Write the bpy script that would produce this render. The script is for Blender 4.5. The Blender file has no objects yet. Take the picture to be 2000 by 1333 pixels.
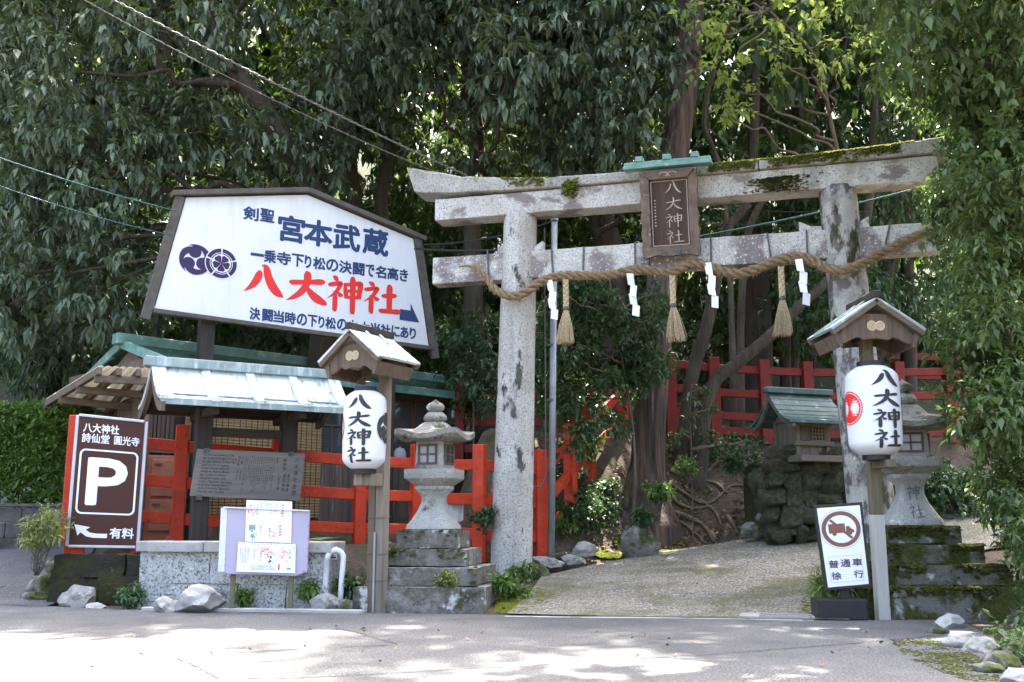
import bpy, bmesh, math, random
import numpy as np
from mathutils import Vector, Matrix, Euler
R = math.radians
sc = bpy.context.scene
C = sc.collection

# ------------------------------------------------------------------ camera, sky, sun, exposure
FPX, TH, CZ = 1970.0, R(10.16), 0.85
cam = bpy.data.cameras.new('camera'); cam_ob = bpy.data.objects.new('camera', cam); C.objects.link(cam_ob)
cam.sensor_width = 36.0; cam.lens = 36.0 * FPX / 2000.0; cam.clip_end = 3000; cam.clip_start = 0.05
cam_ob.location = (0, 0, CZ); cam_ob.rotation_euler = (R(90) + TH, 0, 0)
sc.camera = cam_ob

SUN_AZ, SUN_EL = R(18), R(63)          # azimuth from +Y towards +X
w = bpy.data.worlds.new('World'); sc.world = w; w.use_nodes = True
nt = w.node_tree; nt.nodes.clear()
wo = nt.nodes.new('ShaderNodeOutputWorld'); bg = nt.nodes.new('ShaderNodeBackground'); sky = nt.nodes.new('ShaderNodeTexSky')
sky.sky_type = 'NISHITA'; sky.sun_disc = False; sky.sun_elevation = SUN_EL; sky.sun_rotation = SUN_AZ
sky.air_density = 1.0; sky.dust_density = 7.0; sky.ozone_density = 0.9
bg.inputs['Strength'].default_value = 0.15
nt.links.new(sky.outputs[0], bg.inputs[0]); nt.links.new(bg.outputs[0], wo.inputs[0])
sl = bpy.data.lights.new('sun', 'SUN'); sl.energy = 4.0; sl.angle = R(0.53); sl.color = (1.0, 0.95, 0.86)
sun = bpy.data.objects.new('sun', sl); C.objects.link(sun)
sd = Vector((math.sin(SUN_AZ) * math.cos(SUN_EL), math.cos(SUN_AZ) * math.cos(SUN_EL), math.sin(SUN_EL)))
sun.rotation_euler = (-sd).to_track_quat('-Z', 'Y').to_euler(); sun.location = sd * 60
sc.view_settings.view_transform = 'Standard'; sc.view_settings.look = 'None'
sc.view_settings.gamma = 1; sc.view_settings.use_curve_mapping = False
sc.view_settings.exposure = 3.08
cy = sc.cycles
cy.max_bounces = 6; cy.diffuse_bounces = 3; cy.glossy_bounces = 2; cy.transmission_bounces = 4; cy.transparent_max_bounces = 6
cy.caustics_reflective = False; cy.caustics_refractive = False; cy.use_denoising = True
cy.sample_clamp_indirect = 6
sc.render.use_persistent_data = False

# ------------------------------------------------------------------ helpers
_c, _s = math.cos(TH), math.sin(TH)
def ray(px, py):
    u = (px - 1000) / FPX; v = (666.5 - py) / FPX
    return Vector((u, _c - v * _s, _s + v * _c))
def at(px, py, Y):
    r = ray(px, py); return Vector((0, 0, CZ)) + r * (Y / r.y)
def atz(px, py, Z):
    r = ray(px, py); return Vector((0, 0, CZ)) + r * ((Z - CZ) / r.z)

class Fr:
    """a thing's frame: x along its front, y into the scene, z up"""
    def __init__(s, x, y, z, ang):
        s.o = Vector((x, y, z)); s.a = ang
        s.d = Vector((math.cos(ang), math.sin(ang), 0)); s.n = Vector((-math.sin(ang), math.cos(ang), 0))
    def p(s, px, py, dep=0.0):            # point of the plane local-y = dep seen at a photo pixel -> local (x, z)
        r = ray(px, py); q = s.o + s.n * dep
        t = s.n.dot(q - Vector((0, 0, CZ))) / s.n.dot(r)
        P = Vector((0, 0, CZ)) + r * t - s.o
        return (P.dot(s.d), P.z)
    def w(s, x, y, z): return s.o + s.d * x + s.n * y + Vector((0, 0, z))

def tag(o, label=None, cat=None, group=None, kind=None):
    if label: o['label'] = label
    if cat: o['category'] = cat
    if group: o['group'] = group
    if kind: o['kind'] = kind
    return o
def thing(name, label, cat, fr=None, group=None):
    o = bpy.data.objects.new(name, None); C.objects.link(o); o.empty_display_size = .1
    if fr is not None: o.location = fr.o; o.rotation_euler = (0, 0, fr.a)
    return tag(o, label, cat, group)

class MB:
    def __init__(s): s.v = []; s.f = []
    def add(s, vs, fs, M=None):
        k = len(s.v)
        for q in vs: s.v.append(tuple(M @ Vector(q)) if M is not None else tuple(q))
        for f in fs: s.f.append(tuple(i + k for i in f))
        return s
    def box(s, x0, x1, y0, y1, z0, z1, M=None):
        return s.add([(x0,y0,z0),(x1,y0,z0),(x1,y1,z0),(x0,y1,z0),(x0,y0,z1),(x1,y0,z1),(x1,y1,z1),(x0,y1,z1)],
                     [(0,3,2,1),(4,5,6,7),(0,1,5,4),(1,2,6,5),(2,3,7,6),(3,0,4,7)], M)
    def prism(s, poly, y0, y1, M=None):       # poly in (x, z), extruded along y
        n = len(poly)
        a = sum(poly[i][0]*poly[(i+1)%n][1]-poly[(i+1)%n][0]*poly[i][1] for i in range(n))
        if a < 0: poly = poly[::-1]
        vs = [(x,y0,z) for x,z in poly] + [(x,y1,z) for x,z in poly]
        fs = [tuple(range(n)), tuple(range(2*n-1, n-1, -1))] + [(i+n, (i+1)%n+n, (i+1)%n, i) for i in range(n)]
        return s.add(vs, fs, M)
    def bar(s, a, b, w, h, M=None):           # rectangular bar from a to b (w sideways, h upwards)
        a = Vector(a); b = Vector(b); d = (b-a).normalized()
        up = Vector((0,0,1)) if abs(d.z) < .9 else Vector((0,1,0))
        r = d.cross(up).normalized(); u = r.cross(d)
        vs = []
        for p in (a, b):
            for i, j in ((-1,-1),(1,-1),(1,1),(-1,1)): vs.append(p + r*(i*w/2) + u*(j*h/2))
        return s.add(vs, [(0,1,2,3),(7,6,5,4),(0,4,5,1),(1,5,6,2),(2,6,7,3),(3,7,4,0)], M)
    def tube(s, pts, rad, n=8, cap=True, M=None, ph=0.0):
        pts = [Vector(p) for p in pts]; m = len(pts)
        if not hasattr(rad, '__len__'): rad = [rad]*m
        vs = []; pr = None
        for i, p in enumerate(pts):
            d = (pts[min(i+1,m-1)] - pts[max(i-1,0)]).normalized()
            if pr is None:
                pr = Vector((1,0,0)) if abs(d.x) < .8 else Vector((0,1,0))
            r = (pr - d*pr.dot(d)).normalized(); pr = r; u = d.cross(r)
            for k in range(n):
                t = ph + 2*math.pi*k/n
                vs.append(p + (r*math.cos(t) + u*math.sin(t))*rad[i])
        fs = [(i*n+k, i*n+(k+1)%n, (i+1)*n+(k+1)%n, (i+1)*n+k) for i in range(m-1) for k in range(n)]
        if cap: fs += [tuple(range(n-1,-1,-1)), tuple(range((m-1)*n, m*n))]
        return s.add(vs, fs, M)
    def lathe(s, prof, n=24, sq=None, M=None, jit=0, seed=0):   # prof: (r, z); sq: 4 = square section with half-width r
        rr = random.Random(seed); vs = []; ph = 0
        for r, z in prof:
            for k in range(n):
                t = 2*math.pi*(k+.5)/n
                q = r
                if sq:
                    cx, sx = math.cos(t), math.sin(t)
                    q = r / (abs(cx)**sq + abs(sx)**sq)**(1/sq)
                q *= 1 + rr.uniform(-jit, jit)
                vs.append((q*math.cos(t), q*math.sin(t), z))
        m = len(prof)
        fs = [(i*n+k, i*n+(k+1)%n, (i+1)*n+(k+1)%n, (i+1)*n+k) for i in range(m-1) for k in range(n)]
        fs += [tuple(range(n-1,-1,-1)), tuple(range((m-1)*n, m*n))]
        return s.add(vs, fs, M)
    def build(s, name, m, parent=None, smooth=False, bevel=0, seg=1, loc=None, auto=None):
        me = bpy.data.meshes.new(name); me.from_pydata(s.v, [], s.f)
        return mesh_ob(me, name, m, parent, smooth, bevel, seg, loc, auto)
def mesh_ob(me, name, m, parent=None, smooth=False, bevel=0, seg=1, loc=None, auto=None):
    if m is not None: me.materials.append(m)
    if smooth or auto: me.polygons.foreach_set('use_smooth', [True]*len(me.polygons))
    if auto: me.set_sharp_from_angle(angle=R(auto))
    me.update()
    o = bpy.data.objects.new(name, me); C.objects.link(o)
    if parent is not None: o.parent = parent
    if loc is not None: o.location = loc
    if bevel:
        b = o.modifiers.new('bevel', 'BEVEL'); b.width = bevel; b.segments = seg; b.limit_method = 'ANGLE'; b.angle_limit = R(35)
    return o
def link_copy(o, parent=None, loc=None, rot=None, scale=None):
    c = o.copy(); C.objects.link(c)
    if parent is not None: c.parent = parent
    if loc is not None: c.location = loc
    if rot is not None: c.rotation_euler = rot
    if scale is not None: c.scale = scale
    return c

def vnoise(x, y, z, seed=0):
    """cheap smooth value noise, numpy arrays"""
    x = np.asarray(x, float); y = np.asarray(y, float); z = np.asarray(z, float)
    xi, yi, zi = np.floor(x).astype(np.int64), np.floor(y).astype(np.int64), np.floor(z).astype(np.int64)
    xf, yf, zf = x-xi, y-yi, z-zi
    xf, yf, zf = [t*t*(3-2*t) for t in (xf, yf, zf)]
    def h(a, b, c):
        n = (a*374761393 + b*668265263 + c*2147483647 + seed*974711) & 0xffffffff
        n = ((n ^ (n >> 13)) * 1274126177) & 0xffffffff
        n = ((n ^ (n >> 16)) * 2246822519) & 0xffffffff
        return ((n ^ (n >> 15)) & 0xffff) / 65535.0
    r = 0
    for a in (0, 1):
        for b in (0, 1):
            for c in (0, 1):
                r = r + h(xi+a, yi+b, zi+c) * (xf if a else 1-xf) * (yf if b else 1-yf) * (zf if c else 1-zf)
    return r

# ------------------------------------------------------------------ materials (procedural)
def nd(nt, t, **kw):
    n = nt.nodes.new(t)
    for k, v in kw.items():
        if k in n.inputs: n.inputs[k].default_value = v
        else: setattr(n, k, v)
    return n
def mixc(nt, fac, a, b):
    m = nt.nodes.new('ShaderNodeMix'); m.data_type = 'RGBA'; m.clamp_factor = True
    for sock, v in ((m.inputs[0], fac), (m.inputs[6], a), (m.inputs[7], b)):
        if isinstance(v, bpy.types.NodeSocket): nt.links.new(v, sock)
        elif isinstance(v, (int, float)): sock.default_value = v
        else: sock.default_value = (*v, 1)
    return m.outputs[2]
def mat(name, col, col2=None, scale=6, stretch=(1,1,1), rough=.75, bump=.25, bscale=None, metal=0, spec=.4,
        layers=(), detail=6, speck=None, lo=.35, hi=.65, bstretch=None):
    m = bpy.data.materials.new(name); m.use_nodes = True; nt = m.node_tree; nt.nodes.clear()
    out = nd(nt, 'ShaderNodeOutputMaterial'); b = nd(nt, 'ShaderNodeBsdfPrincipled')
    nt.links.new(b.outputs[0], out.inputs[0])
    b.inputs['Roughness'].default_value = rough; b.inputs['Metallic'].default_value = metal
    b.inputs['Specular IOR Level'].default_value = spec
    tc = nd(nt, 'ShaderNodeTexCoord'); mp = nd(nt, 'ShaderNodeMapping'); nt.links.new(tc.outputs['Object'], mp.inputs[0])
    mp.inputs['Scale'].default_value = stretch
    def noise(sc_, det=detail, vec=None, lo=.35, hi=.65):
        n = nd(nt, 'ShaderNodeTexNoise'); n.inputs['Scale'].default_value = sc_; n.inputs['Detail'].default_value = det
        n.inputs['Roughness'].default_value = .62
        nt.links.new(vec or mp.outputs[0], n.inputs['Vector'])
        r = nd(nt, 'ShaderNodeMapRange'); r.inputs[1].default_value = lo; r.inputs[2].default_value = hi
        nt.links.new(n.outputs[0], r.inputs[0]); return r.outputs[0], n.outputs[0]
    cur = col
    if col2:
        f, raw = noise(scale, lo=lo, hi=hi); cur = mixc(nt, f, col, col2)
    if speck:                                  # fine grain: (colour, scale, lo, hi)
        f, raw = noise(speck[1], 3, tc.outputs['Object'], speck[2], speck[3]); cur = mixc(nt, f, cur, speck[0])
    rsock = None
    for L in layers:                           # stains, lichen, moss: dict(col, scale, lo, hi, up, st, amt)
        vec = tc.outputs['Object']
        if 'st' in L:
            mp2 = nd(nt, 'ShaderNodeMapping'); mp2.inputs['Scale'].default_value = L['st']; nt.links.new(vec, mp2.inputs[0]); vec = mp2.outputs[0]
        if 'off' in L:
            mp3 = nd(nt, 'ShaderNodeMapping'); mp3.inputs['Location'].default_value = L['off']; nt.links.new(vec, mp3.inputs[0]); vec = mp3.outputs[0]
        f, raw = noise(L['scale'], L.get('det', 8), vec, L['lo'], L['hi'])
        if 'up' in L:                          # moss settles on upward faces
            g = nd(nt, 'ShaderNodeNewGeometry'); sx = nd(nt, 'ShaderNodeSeparateXYZ'); nt.links.new(g.outputs['Normal'], sx.inputs[0])
            a = nd(nt, 'ShaderNodeMath', operation='MULTIPLY'); a.inputs[1].default_value = L['up']; nt.links.new(sx.outputs[2], a.inputs[0])
            a2 = nd(nt, 'ShaderNodeMath', operation='ADD'); nt.links.new(a.outputs[0], a2.inputs[0]); nt.links.new(raw, a2.inputs[1])
            r = nd(nt, 'ShaderNodeMapRange'); r.inputs[1].default_value = L['lo']; r.inputs[2].default_value = L['hi']
            nt.links.new(a2.outputs[0], r.inputs[0]); f = r.outputs[0]
        if 'zr' in L:                          # grows only between two heights of the thing (lo -> hi fades in)
            sx = nd(nt, 'ShaderNodeSeparateXYZ'); nt.links.new(tc.outputs['Object'], sx.inputs[0])
            r = nd(nt, 'ShaderNodeMapRange'); r.inputs[1].default_value = L['zr'][0]; r.inputs[2].default_value = L['zr'][1]
            nt.links.new(sx.outputs[L.get('ax', 2)], r.inputs[0])
            mu = nd(nt, 'ShaderNodeMath', operation='MULTIPLY'); nt.links.new(f, mu.inputs[0]); nt.links.new(r.outputs[0], mu.inputs[1]); f = mu.outputs[0]
        if 'amt' in L:
            mu = nd(nt, 'ShaderNodeMath', operation='MULTIPLY'); nt.links.new(f, mu.inputs[0]); mu.inputs[1].default_value = L['amt']; f = mu.outputs[0]
        c2 = L['col']
        if 'colb' in L:
            f2, _ = noise(L['scale']*6, 4, tc.outputs['Object']); c2 = mixc(nt, f2, L['col'], L['colb'])
        cur = mixc(nt, f, cur, c2)
    if isinstance(cur, bpy.types.NodeSocket): nt.links.new(cur, b.inputs['Base Color'])
    else: b.inputs['Base Color'].default_value = (*cur, 1)
    if bump:
        vec = mp.outputs[0]
        n = nd(nt, 'ShaderNodeTexNoise'); n.inputs['Scale'].default_value = bscale or scale*4; n.inputs['Detail'].default_value = 8
        nt.links.new(vec, n.inputs['Vector'])
        bp = nd(nt, 'ShaderNodeBump'); bp.inputs['Strength'].default_value = bump; bp.inputs['Distance'].default_value = .02
        nt.links.new(n.outputs[0], bp.inputs['Height']); nt.links.new(bp.outputs[0], b.inputs['Normal'])
    return m

def leafmat(name, dark, light, rough=.38, trans=.3, tcol=None, spec=.5, yellow=None):
    m = bpy.data.materials.new(name); m.use_nodes = True; nt = m.node_tree; nt.nodes.clear()
    out = nd(nt, 'ShaderNodeOutputMaterial'); b = nd(nt, 'ShaderNodeBsdfPrincipled')
    b.inputs['Roughness'].default_value = rough; b.inputs['Specular IOR Level'].default_value = spec
    a = nd(nt, 'ShaderNodeAttribute'); a.attribute_name = 'rnd'
    cur = mixc(nt, a.outputs['Fac'], dark, light)
    if yellow:
        r = nd(nt, 'ShaderNodeMapRange'); r.inputs[1].default_value = yellow[1]; r.inputs[2].default_value = yellow[1] + .01
        nt.links.new(a.outputs['Fac'], r.inputs[0]); cur = mixc(nt, r.outputs[0], cur, yellow[0])
    nt.links.new(cur, b.inputs['Base Color'])
    t = nd(nt, 'ShaderNodeBsdfTranslucent')
    tc_ = tcol or tuple(min(1, 2.0*x) for x in light)
    t.inputs[0].default_value = (*tc_, 1)
    mx = nd(nt, 'ShaderNodeMixShader'); mx.inputs[0].default_value = trans
    nt.links.new(b.outputs[0], mx.inputs[1]); nt.links.new(t.outputs[0], mx.inputs[2]); nt.links.new(mx.outputs[0], out.inputs[0])
    return m

MOSS = (.07, .085, .012); MOSSB = (.16, .17, .02); DMOSS = (.028, .032, .010)
G = {}
G['granite'] = mat('granite', (.54,.52,.465), (.42,.40,.35), 3, rough=.85, bump=.5, bscale=55, speck=((.17,.165,.15), 48, .52, .66),
    layers=[dict(col=(.72,.71,.68), scale=42, lo=.58, hi=.68), dict(col=(.035,.035,.03), scale=5, lo=.585, hi=.64, st=(1,1,.45), det=12), dict(col=(.28,.25,.18), scale=2, lo=.45, hi=.7, amt=.5), dict(col=(.17,.155,.125), scale=1.6, lo=.52, hi=.7, st=(5,5,.4), amt=.55),
            dict(col=DMOSS, colb=MOSS, scale=3, lo=.60, hi=.68, off=(3,1,2), zr=(1.1, .1), amt=1.0)])
G['granite_beam'] = mat('granite_beam', (.57,.55,.495), (.46,.44,.39), 3, rough=.85, bump=.45, bscale=55, speck=((.20,.19,.175), 46, .52, .66),
    layers=[dict(col=(.72,.71,.68), scale=40, lo=.58, hi=.68), dict(col=(.15,.11,.105), scale=1.5, lo=.53, hi=.58, det=14, amt=.8, st=(1,1,1.6)), dict(col=(.30,.26,.18), scale=2.4, lo=.46, hi=.7, amt=.5, off=(8,0,0)), dict(col=(.16,.15,.12), scale=1.4, lo=.52, hi=.7, st=(3,3,.6), amt=.5, off=(2,0,4)), dict(col=MOSS, colb=DMOSS, scale=3.5, lo=.74, hi=.82, up=.16, det=9)])
G['granite_tie'] = mat('granite_tie', (.57,.55,.50), (.46,.44,.395), 3, rough=.85, bump=.45, bscale=55, speck=((.20,.19,.175), 46, .52, .66),
    layers=[dict(col=(.13,.10,.098), colb=(.22,.18,.17), scale=1.35, lo=.46, hi=.53, det=15, amt=.9, st=(1.3,1,1.1), off=(.35,0,.2)), dict(col=(.72,.71,.67), scale=30, lo=.57, hi=.65), dict(col=(.30,.26,.18), scale=2.4, lo=.5, hi=.7, amt=.4, off=(8,0,0))])
G['granite_top'] = mat('granite_top', (.46,.445,.40), (.31,.30,.265), 3, rough=.9, bump=.7, bscale=40, speck=((.16,.15,.14), 46, .52, .66),
    layers=[dict(col=(.16,.12,.12), scale=2.6, lo=.57, hi=.66, det=10, amt=.6), dict(col=(.30,.32,.24), scale=5, lo=.57, hi=.66),
            dict(col=MOSS, colb=MOSSB, scale=2.3, lo=.56, hi=.62, det=10, off=(1.4,0,.3), zr=(2.2, 3.6), ax=0),
            dict(col=MOSS, colb=(.2,.19,.02), scale=2.8, lo=.57, hi=.65, up=.12, det=9)])
G['granite_right'] = mat('granite_right', (.45,.43,.385), (.34,.325,.285), 3, rough=.88, bump=.5, bscale=50, speck=((.2,.195,.18), 70, .55, .7),
    layers=[dict(col=(.70,.69,.66), scale=40, lo=.6, hi=.72), dict(col=(.06,.05,.045), scale=7, lo=.49, hi=.56, det=12, st=(1,1,.6), amt=.85),
            dict(col=(.15,.125,.13), scale=2.2, lo=.53, hi=.62, det=10, amt=.6),
            dict(col=DMOSS, colb=(.06,.045,.01), scale=3.2, lo=.57, hi=.63, off=(5,2,1), st=(1.6,1.6,.5), det=12)])
G['lantern_stone'] = mat('lantern_stone', (.40,.395,.36), (.30,.295,.265), 5, rough=.9, bump=.6, bscale=60, speck=((.16,.155,.14), 90, .54, .68),
    layers=[dict(col=(.52,.52,.49), scale=9, lo=.58, hi=.66), dict(col=(.06,.06,.035), scale=6, lo=.6, hi=.70, det=10),
            dict(col=MOSS, colb=DMOSS, scale=6, lo=.80, hi=.9, up=.22, det=9)])
G['step_stone'] = mat('step_stone', (.36,.345,.315), (.25,.235,.21), 5, rough=.92, bump=.8, bscale=45, speck=((.12,.115,.1), 60, .52, .66),
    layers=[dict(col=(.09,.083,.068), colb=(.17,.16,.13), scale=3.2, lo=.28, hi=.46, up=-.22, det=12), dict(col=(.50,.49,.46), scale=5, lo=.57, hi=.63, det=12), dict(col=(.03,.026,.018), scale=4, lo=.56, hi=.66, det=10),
            dict(col=MOSS, colb=DMOSS, scale=4, lo=.60, hi=.70, up=.10, det=10)])
G['mossy_step'] = mat('mossy_step', (.20,.19,.17), (.12,.115,.10), 5, rough=.95, bump=.9, bscale=45, speck=((.1,.095,.08), 80, .52, .66),
    layers=[dict(col=(.46,.45,.43), scale=6, lo=.56, hi=.62, det=10), dict(col=MOSS, colb=(.03,.035,.008), scale=3.5, lo=.44, hi=.53, up=.3, det=10)])
G['planter'] = mat('planter', (.46,.46,.44), (.36,.36,.345), 4, rough=.9, bump=1.0, bscale=38, speck=((.14,.14,.13), 42, .50, .62),
    layers=[dict(col=(.72,.72,.70), scale=50, lo=.57, hi=.68), dict(col=(.05,.05,.04), scale=2.2, lo=.60, hi=.72, zr=(.35, .0))])
G['mortar'] = mat('mortar', (.33,.30,.25), (.25,.22,.18), 9, rough=.95, bump=.4)
G['rock'] = mat('rock', (.30,.29,.265), (.2,.19,.175), 6, rough=.92, bump=.7, bscale=30,
    layers=[dict(col=(.46,.45,.43), scale=7, lo=.57, hi=.66), dict(col=DMOSS, colb=MOSS, scale=5, lo=.62, hi=.74, up=.1)])
G['rock_mossy'] = mat('rock_mossy', (.22,.21,.19), (.13,.125,.105), 6, rough=.95, bump=.8, bscale=30,
    layers=[dict(col=(.42,.41,.37), scale=8, lo=.58, hi=.68), dict(col=DMOSS, colb=MOSS, scale=4, lo=.48, hi=.6, up=.1)])
G['rock_pale'] = mat('rock_pale', (.38,.37,.34), (.27,.265,.245), 6, rough=.9, bump=.6, bscale=25, layers=[dict(col=(.14,.13,.12), scale=5, lo=.6, hi=.7)])
G['moss'] = mat('moss', MOSS, MOSSB, 22, rough=1, bump=1, bscale=120, spec=.1)
G['moss_dark'] = mat('moss_dark', DMOSS, MOSS, 12, rough=1, bump=1, bscale=120, spec=.1)
G['asphalt'] = mat('asphalt', (.116,.112,.106), (.088,.086,.082), .9, rough=.9, bump=.7, bscale=120, speck=((.26,.26,.255), 62, .53, .66),
    layers=[dict(col=(.03,.03,.031), scale=55, lo=.55, hi=.66, amt=.8), dict(col=(.055,.057,.06), scale=.45, lo=.48, hi=.6, amt=.6, off=(7,0,0), det=10), dict(col=(.17,.165,.155), scale=1.3, lo=.56, hi=.7, amt=.5, off=(2,5,0), det=12)])
G['crack'] = mat('crack', (.03,.03,.03), (.05,.045,.035), 20, rough=.95, bump=0)
G['ramp'] = mat('ramp', (.215,.192,.145), (.135,.120,.086), 2.5, rough=.95, bump=1.0, bscale=45, speck=((.36,.345,.30), 38, .50, .60),
    layers=[dict(col=(.045,.042,.03), scale=42, lo=.53, hi=.62), dict(col=(.075,.075,.022), scale=1.2, lo=.48, hi=.62, amt=.65, det=12)])
G['earth'] = mat('earth', (.105,.073,.048), (.06,.042,.027), 3, rough=1, bump=1, bscale=25,
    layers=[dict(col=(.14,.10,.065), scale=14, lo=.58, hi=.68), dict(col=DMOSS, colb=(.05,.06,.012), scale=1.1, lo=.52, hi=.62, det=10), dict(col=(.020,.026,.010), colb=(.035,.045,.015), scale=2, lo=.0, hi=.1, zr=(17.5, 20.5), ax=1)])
G['concrete'] = mat('concrete', (.36,.35,.33), (.27,.265,.25), 3, rough=.93, bump=.4, bscale=50, layers=[dict(col=DMOSS, colb=MOSS, scale=3, lo=.58, hi=.68)])
G['kerb'] = mat('kerb', (.42,.41,.38), (.30,.29,.265), 5, rough=.93, bump=.4, bscale=50, layers=[dict(col=DMOSS, colb=MOSS, scale=4, lo=.6, hi=.7)])
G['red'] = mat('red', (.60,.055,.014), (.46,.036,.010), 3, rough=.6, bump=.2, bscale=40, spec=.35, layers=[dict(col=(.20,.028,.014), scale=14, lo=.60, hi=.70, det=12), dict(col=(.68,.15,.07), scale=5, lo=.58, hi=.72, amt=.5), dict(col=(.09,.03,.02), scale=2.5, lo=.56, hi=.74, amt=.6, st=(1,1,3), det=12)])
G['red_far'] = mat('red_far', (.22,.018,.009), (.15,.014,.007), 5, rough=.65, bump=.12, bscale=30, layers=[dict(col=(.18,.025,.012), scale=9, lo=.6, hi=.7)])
def wood(name, a, b, st=(1,1,.06), sc_=18, **k):
    return mat(name, a, b, sc_, stretch=st, rough=k.pop('rough', .8), bump=k.pop('bump', .35), bscale=k.pop('bscale', 40), **k)
G['wood_v'] = wood('wood_v', (.16,.11,.075), (.085,.06,.042))
G['wood_h'] = wood('wood_h', (.16,.115,.08), (.09,.065,.045), st=(.06,1,1))
G['wood_dark_v'] = wood('wood_dark_v', (.045,.035,.028), (.022,.018,.015))
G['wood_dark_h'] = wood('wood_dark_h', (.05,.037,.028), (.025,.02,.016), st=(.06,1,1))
G['wood_grey_v'] = wood('wood_grey_v', (.25,.205,.155), (.14,.115,.088))
G['wood_frame'] = wood('wood_frame', (.115,.10,.085), (.07,.06,.05), st=(.3,1,.3), layers=[dict(col=(.10,.10,.035), scale=4, lo=.55, hi=.68)])
G['wood_plaque'] = wood('wood_plaque', (.085,.05,.032), (.045,.027,.019), sc_=14)
G['wood_plaque_frame'] = wood('wood_plaque_frame', (.19,.135,.10), (.10,.07,.05), st=(.4,1,.4), layers=[dict(col=(.38,.34,.29), scale=9, lo=.58, hi=.7)])
G['carved'] = mat('carved', (.50,.43,.36), (.36,.29,.23), 30, rough=.8, bump=.2)
G['plank'] = wood('plank', (.19,.14,.105), (.105,.078,.06), sc_=12, layers=[dict(col=(.33,.28,.23), scale=7, lo=.58, hi=.7, st=(4,4,.3))])
G['copper'] = mat('copper', (.30,.37,.36), (.18,.24,.23), 4, rough=.5, bump=.1, spec=.5, layers=[dict(col=(.46,.53,.52), scale=5, lo=.52, hi=.66, st=(3,1,.5)), dict(col=(.16,.20,.18), scale=9, lo=.62, hi=.72)])
G['copper_pale'] = mat('copper_pale', (.60,.645,.645), (.48,.53,.53), 4, rough=.42, bump=.08, spec=.5, layers=[dict(col=(.20,.27,.255), scale=4, lo=.52, hi=.68, st=(5,1,1), det=12), dict(col=(.10,.10,.07), scale=8, lo=.62, hi=.7)])
G['copper_green'] = mat('copper_green', (.20,.36,.31), (.12,.24,.205), 5, rough=.6, bump=.1, layers=[dict(col=(.40,.55,.49), scale=6, lo=.58, hi=.7)])
G['copper_dark'] = mat('copper_dark', (.06,.11,.10), (.035,.065,.06), 6, rough=.5, bump=.15, layers=[dict(col=(.16,.25,.235), scale=9, lo=.56, hi=.7)])
G['roof_green'] = mat('roof_green', (.07,.135,.105), (.045,.085,.065), 5, rough=.8, bump=.3, layers=[dict(col=DMOSS, colb=MOSS, scale=4, lo=.54, hi=.64), dict(col=(.16,.28,.23), scale=6, lo=.6, hi=.7)])
G['panel_white'] = mat('panel_white', (.74,.75,.76), (.69,.70,.71), 1.5, rough=.5, bump=.03, layers=[dict(col=(.56,.57,.54), scale=3, lo=.52, hi=.74, st=(3,1,.35), amt=.6, det=12)])
G['ink_blue'] = mat('ink_blue', (.012,.042,.13), None, bump=0, rough=.5)
G['ink_purple'] = mat('ink_purple', (.03,.012,.07), None, bump=0, rough=.5)
G['ink_red'] = mat('ink_red', (.72,.028,.02), None, bump=0, rough=.5)
G['ink_black'] = mat('ink_black', (.02,.02,.022), (.045,.045,.047), 25, bump=0, rough=.7)
G['brown'] = mat('brown', (.066,.026,.019), None, bump=.02, rough=.55, spec=.2)
G['white'] = mat('white', (.80,.80,.80), None, bump=0, rough=.5)
G['white_pipe'] = mat('white_pipe', (.72,.73,.74), (.60,.60,.6), 8, bump=.03, rough=.4)
G['alu'] = mat('alu', (.50,.52,.56), (.44,.46,.50), 6, metal=.35, rough=.42, bump=.02)
G['galv'] = mat('galv', (.36,.38,.40), (.26,.28,.30), 6, metal=.5, rough=.5, bump=.06)
G['black'] = mat('black', (.012,.012,.014), (.02,.02,.022), 12, rough=.45, bump=.05)
G['iron'] = mat('iron', (.10,.10,.105), (.06,.06,.06), 14, rough=.6, bump=.1)
G['gold'] = mat('gold', (.80,.56,.25), (.60,.38,.14), 40, rough=.4, metal=.3, bump=.1)
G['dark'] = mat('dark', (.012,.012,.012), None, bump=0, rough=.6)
G['glass'] = mat('glass', (.05,.06,.062), (.09,.10,.10), 2, rough=.06, bump=0, spec=.8)
G['paper_white'] = mat('paper_white', (.82,.82,.84), None, bump=0, rough=.8)
G['blind'] = wood('blind', (.42,.29,.13), (.27,.18,.08), st=(.04,1,1), sc_=60, bump=.5, bscale=90)
G['straw'] = mat('straw', (.66,.53,.33), (.33,.235,.12), 55, rough=.8, bump=.6, bscale=90)
G['rope'] = mat('rope', (.34,.235,.13), (.19,.125,.068), 22, stretch=(1,1,1), rough=.9, bump=1, bscale=110)
G['cable'] = mat('cable', (.02,.022,.024), None, bump=0, rough=.5)
G['cable_teal'] = mat('cable_teal', (.04,.11,.10), None, bump=0, rough=.4)
G['cable_grey'] = mat('cable_grey', (.12,.115,.10), None, bump=0, rough=.6)
G['bark'] = mat('bark', (.085,.066,.046), (.04,.031,.022), 9, stretch=(1,1,.22), rough=.95, bump=1, bscale=30, layers=[dict(col=(.07,.075,.045), scale=4, lo=.55, hi=.68)])
G['bark_cedar'] = mat('bark_cedar', (.135,.092,.07), (.035,.025,.02), 11, stretch=(1,1,.04), rough=.95, bump=1, bscale=34, layers=[dict(col=(.17,.155,.135), scale=9, lo=.55, hi=.68, st=(2,2,.12)), dict(col=(.22,.085,.045), scale=8, lo=.58, hi=.68, st=(2,2,.1), off=(4,0,0))])
G['bark_pale'] = mat('bark_pale', (.16,.13,.095), (.09,.072,.05), 10, stretch=(1,1,.3), rough=.95, bump=.8, bscale=30)
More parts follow.
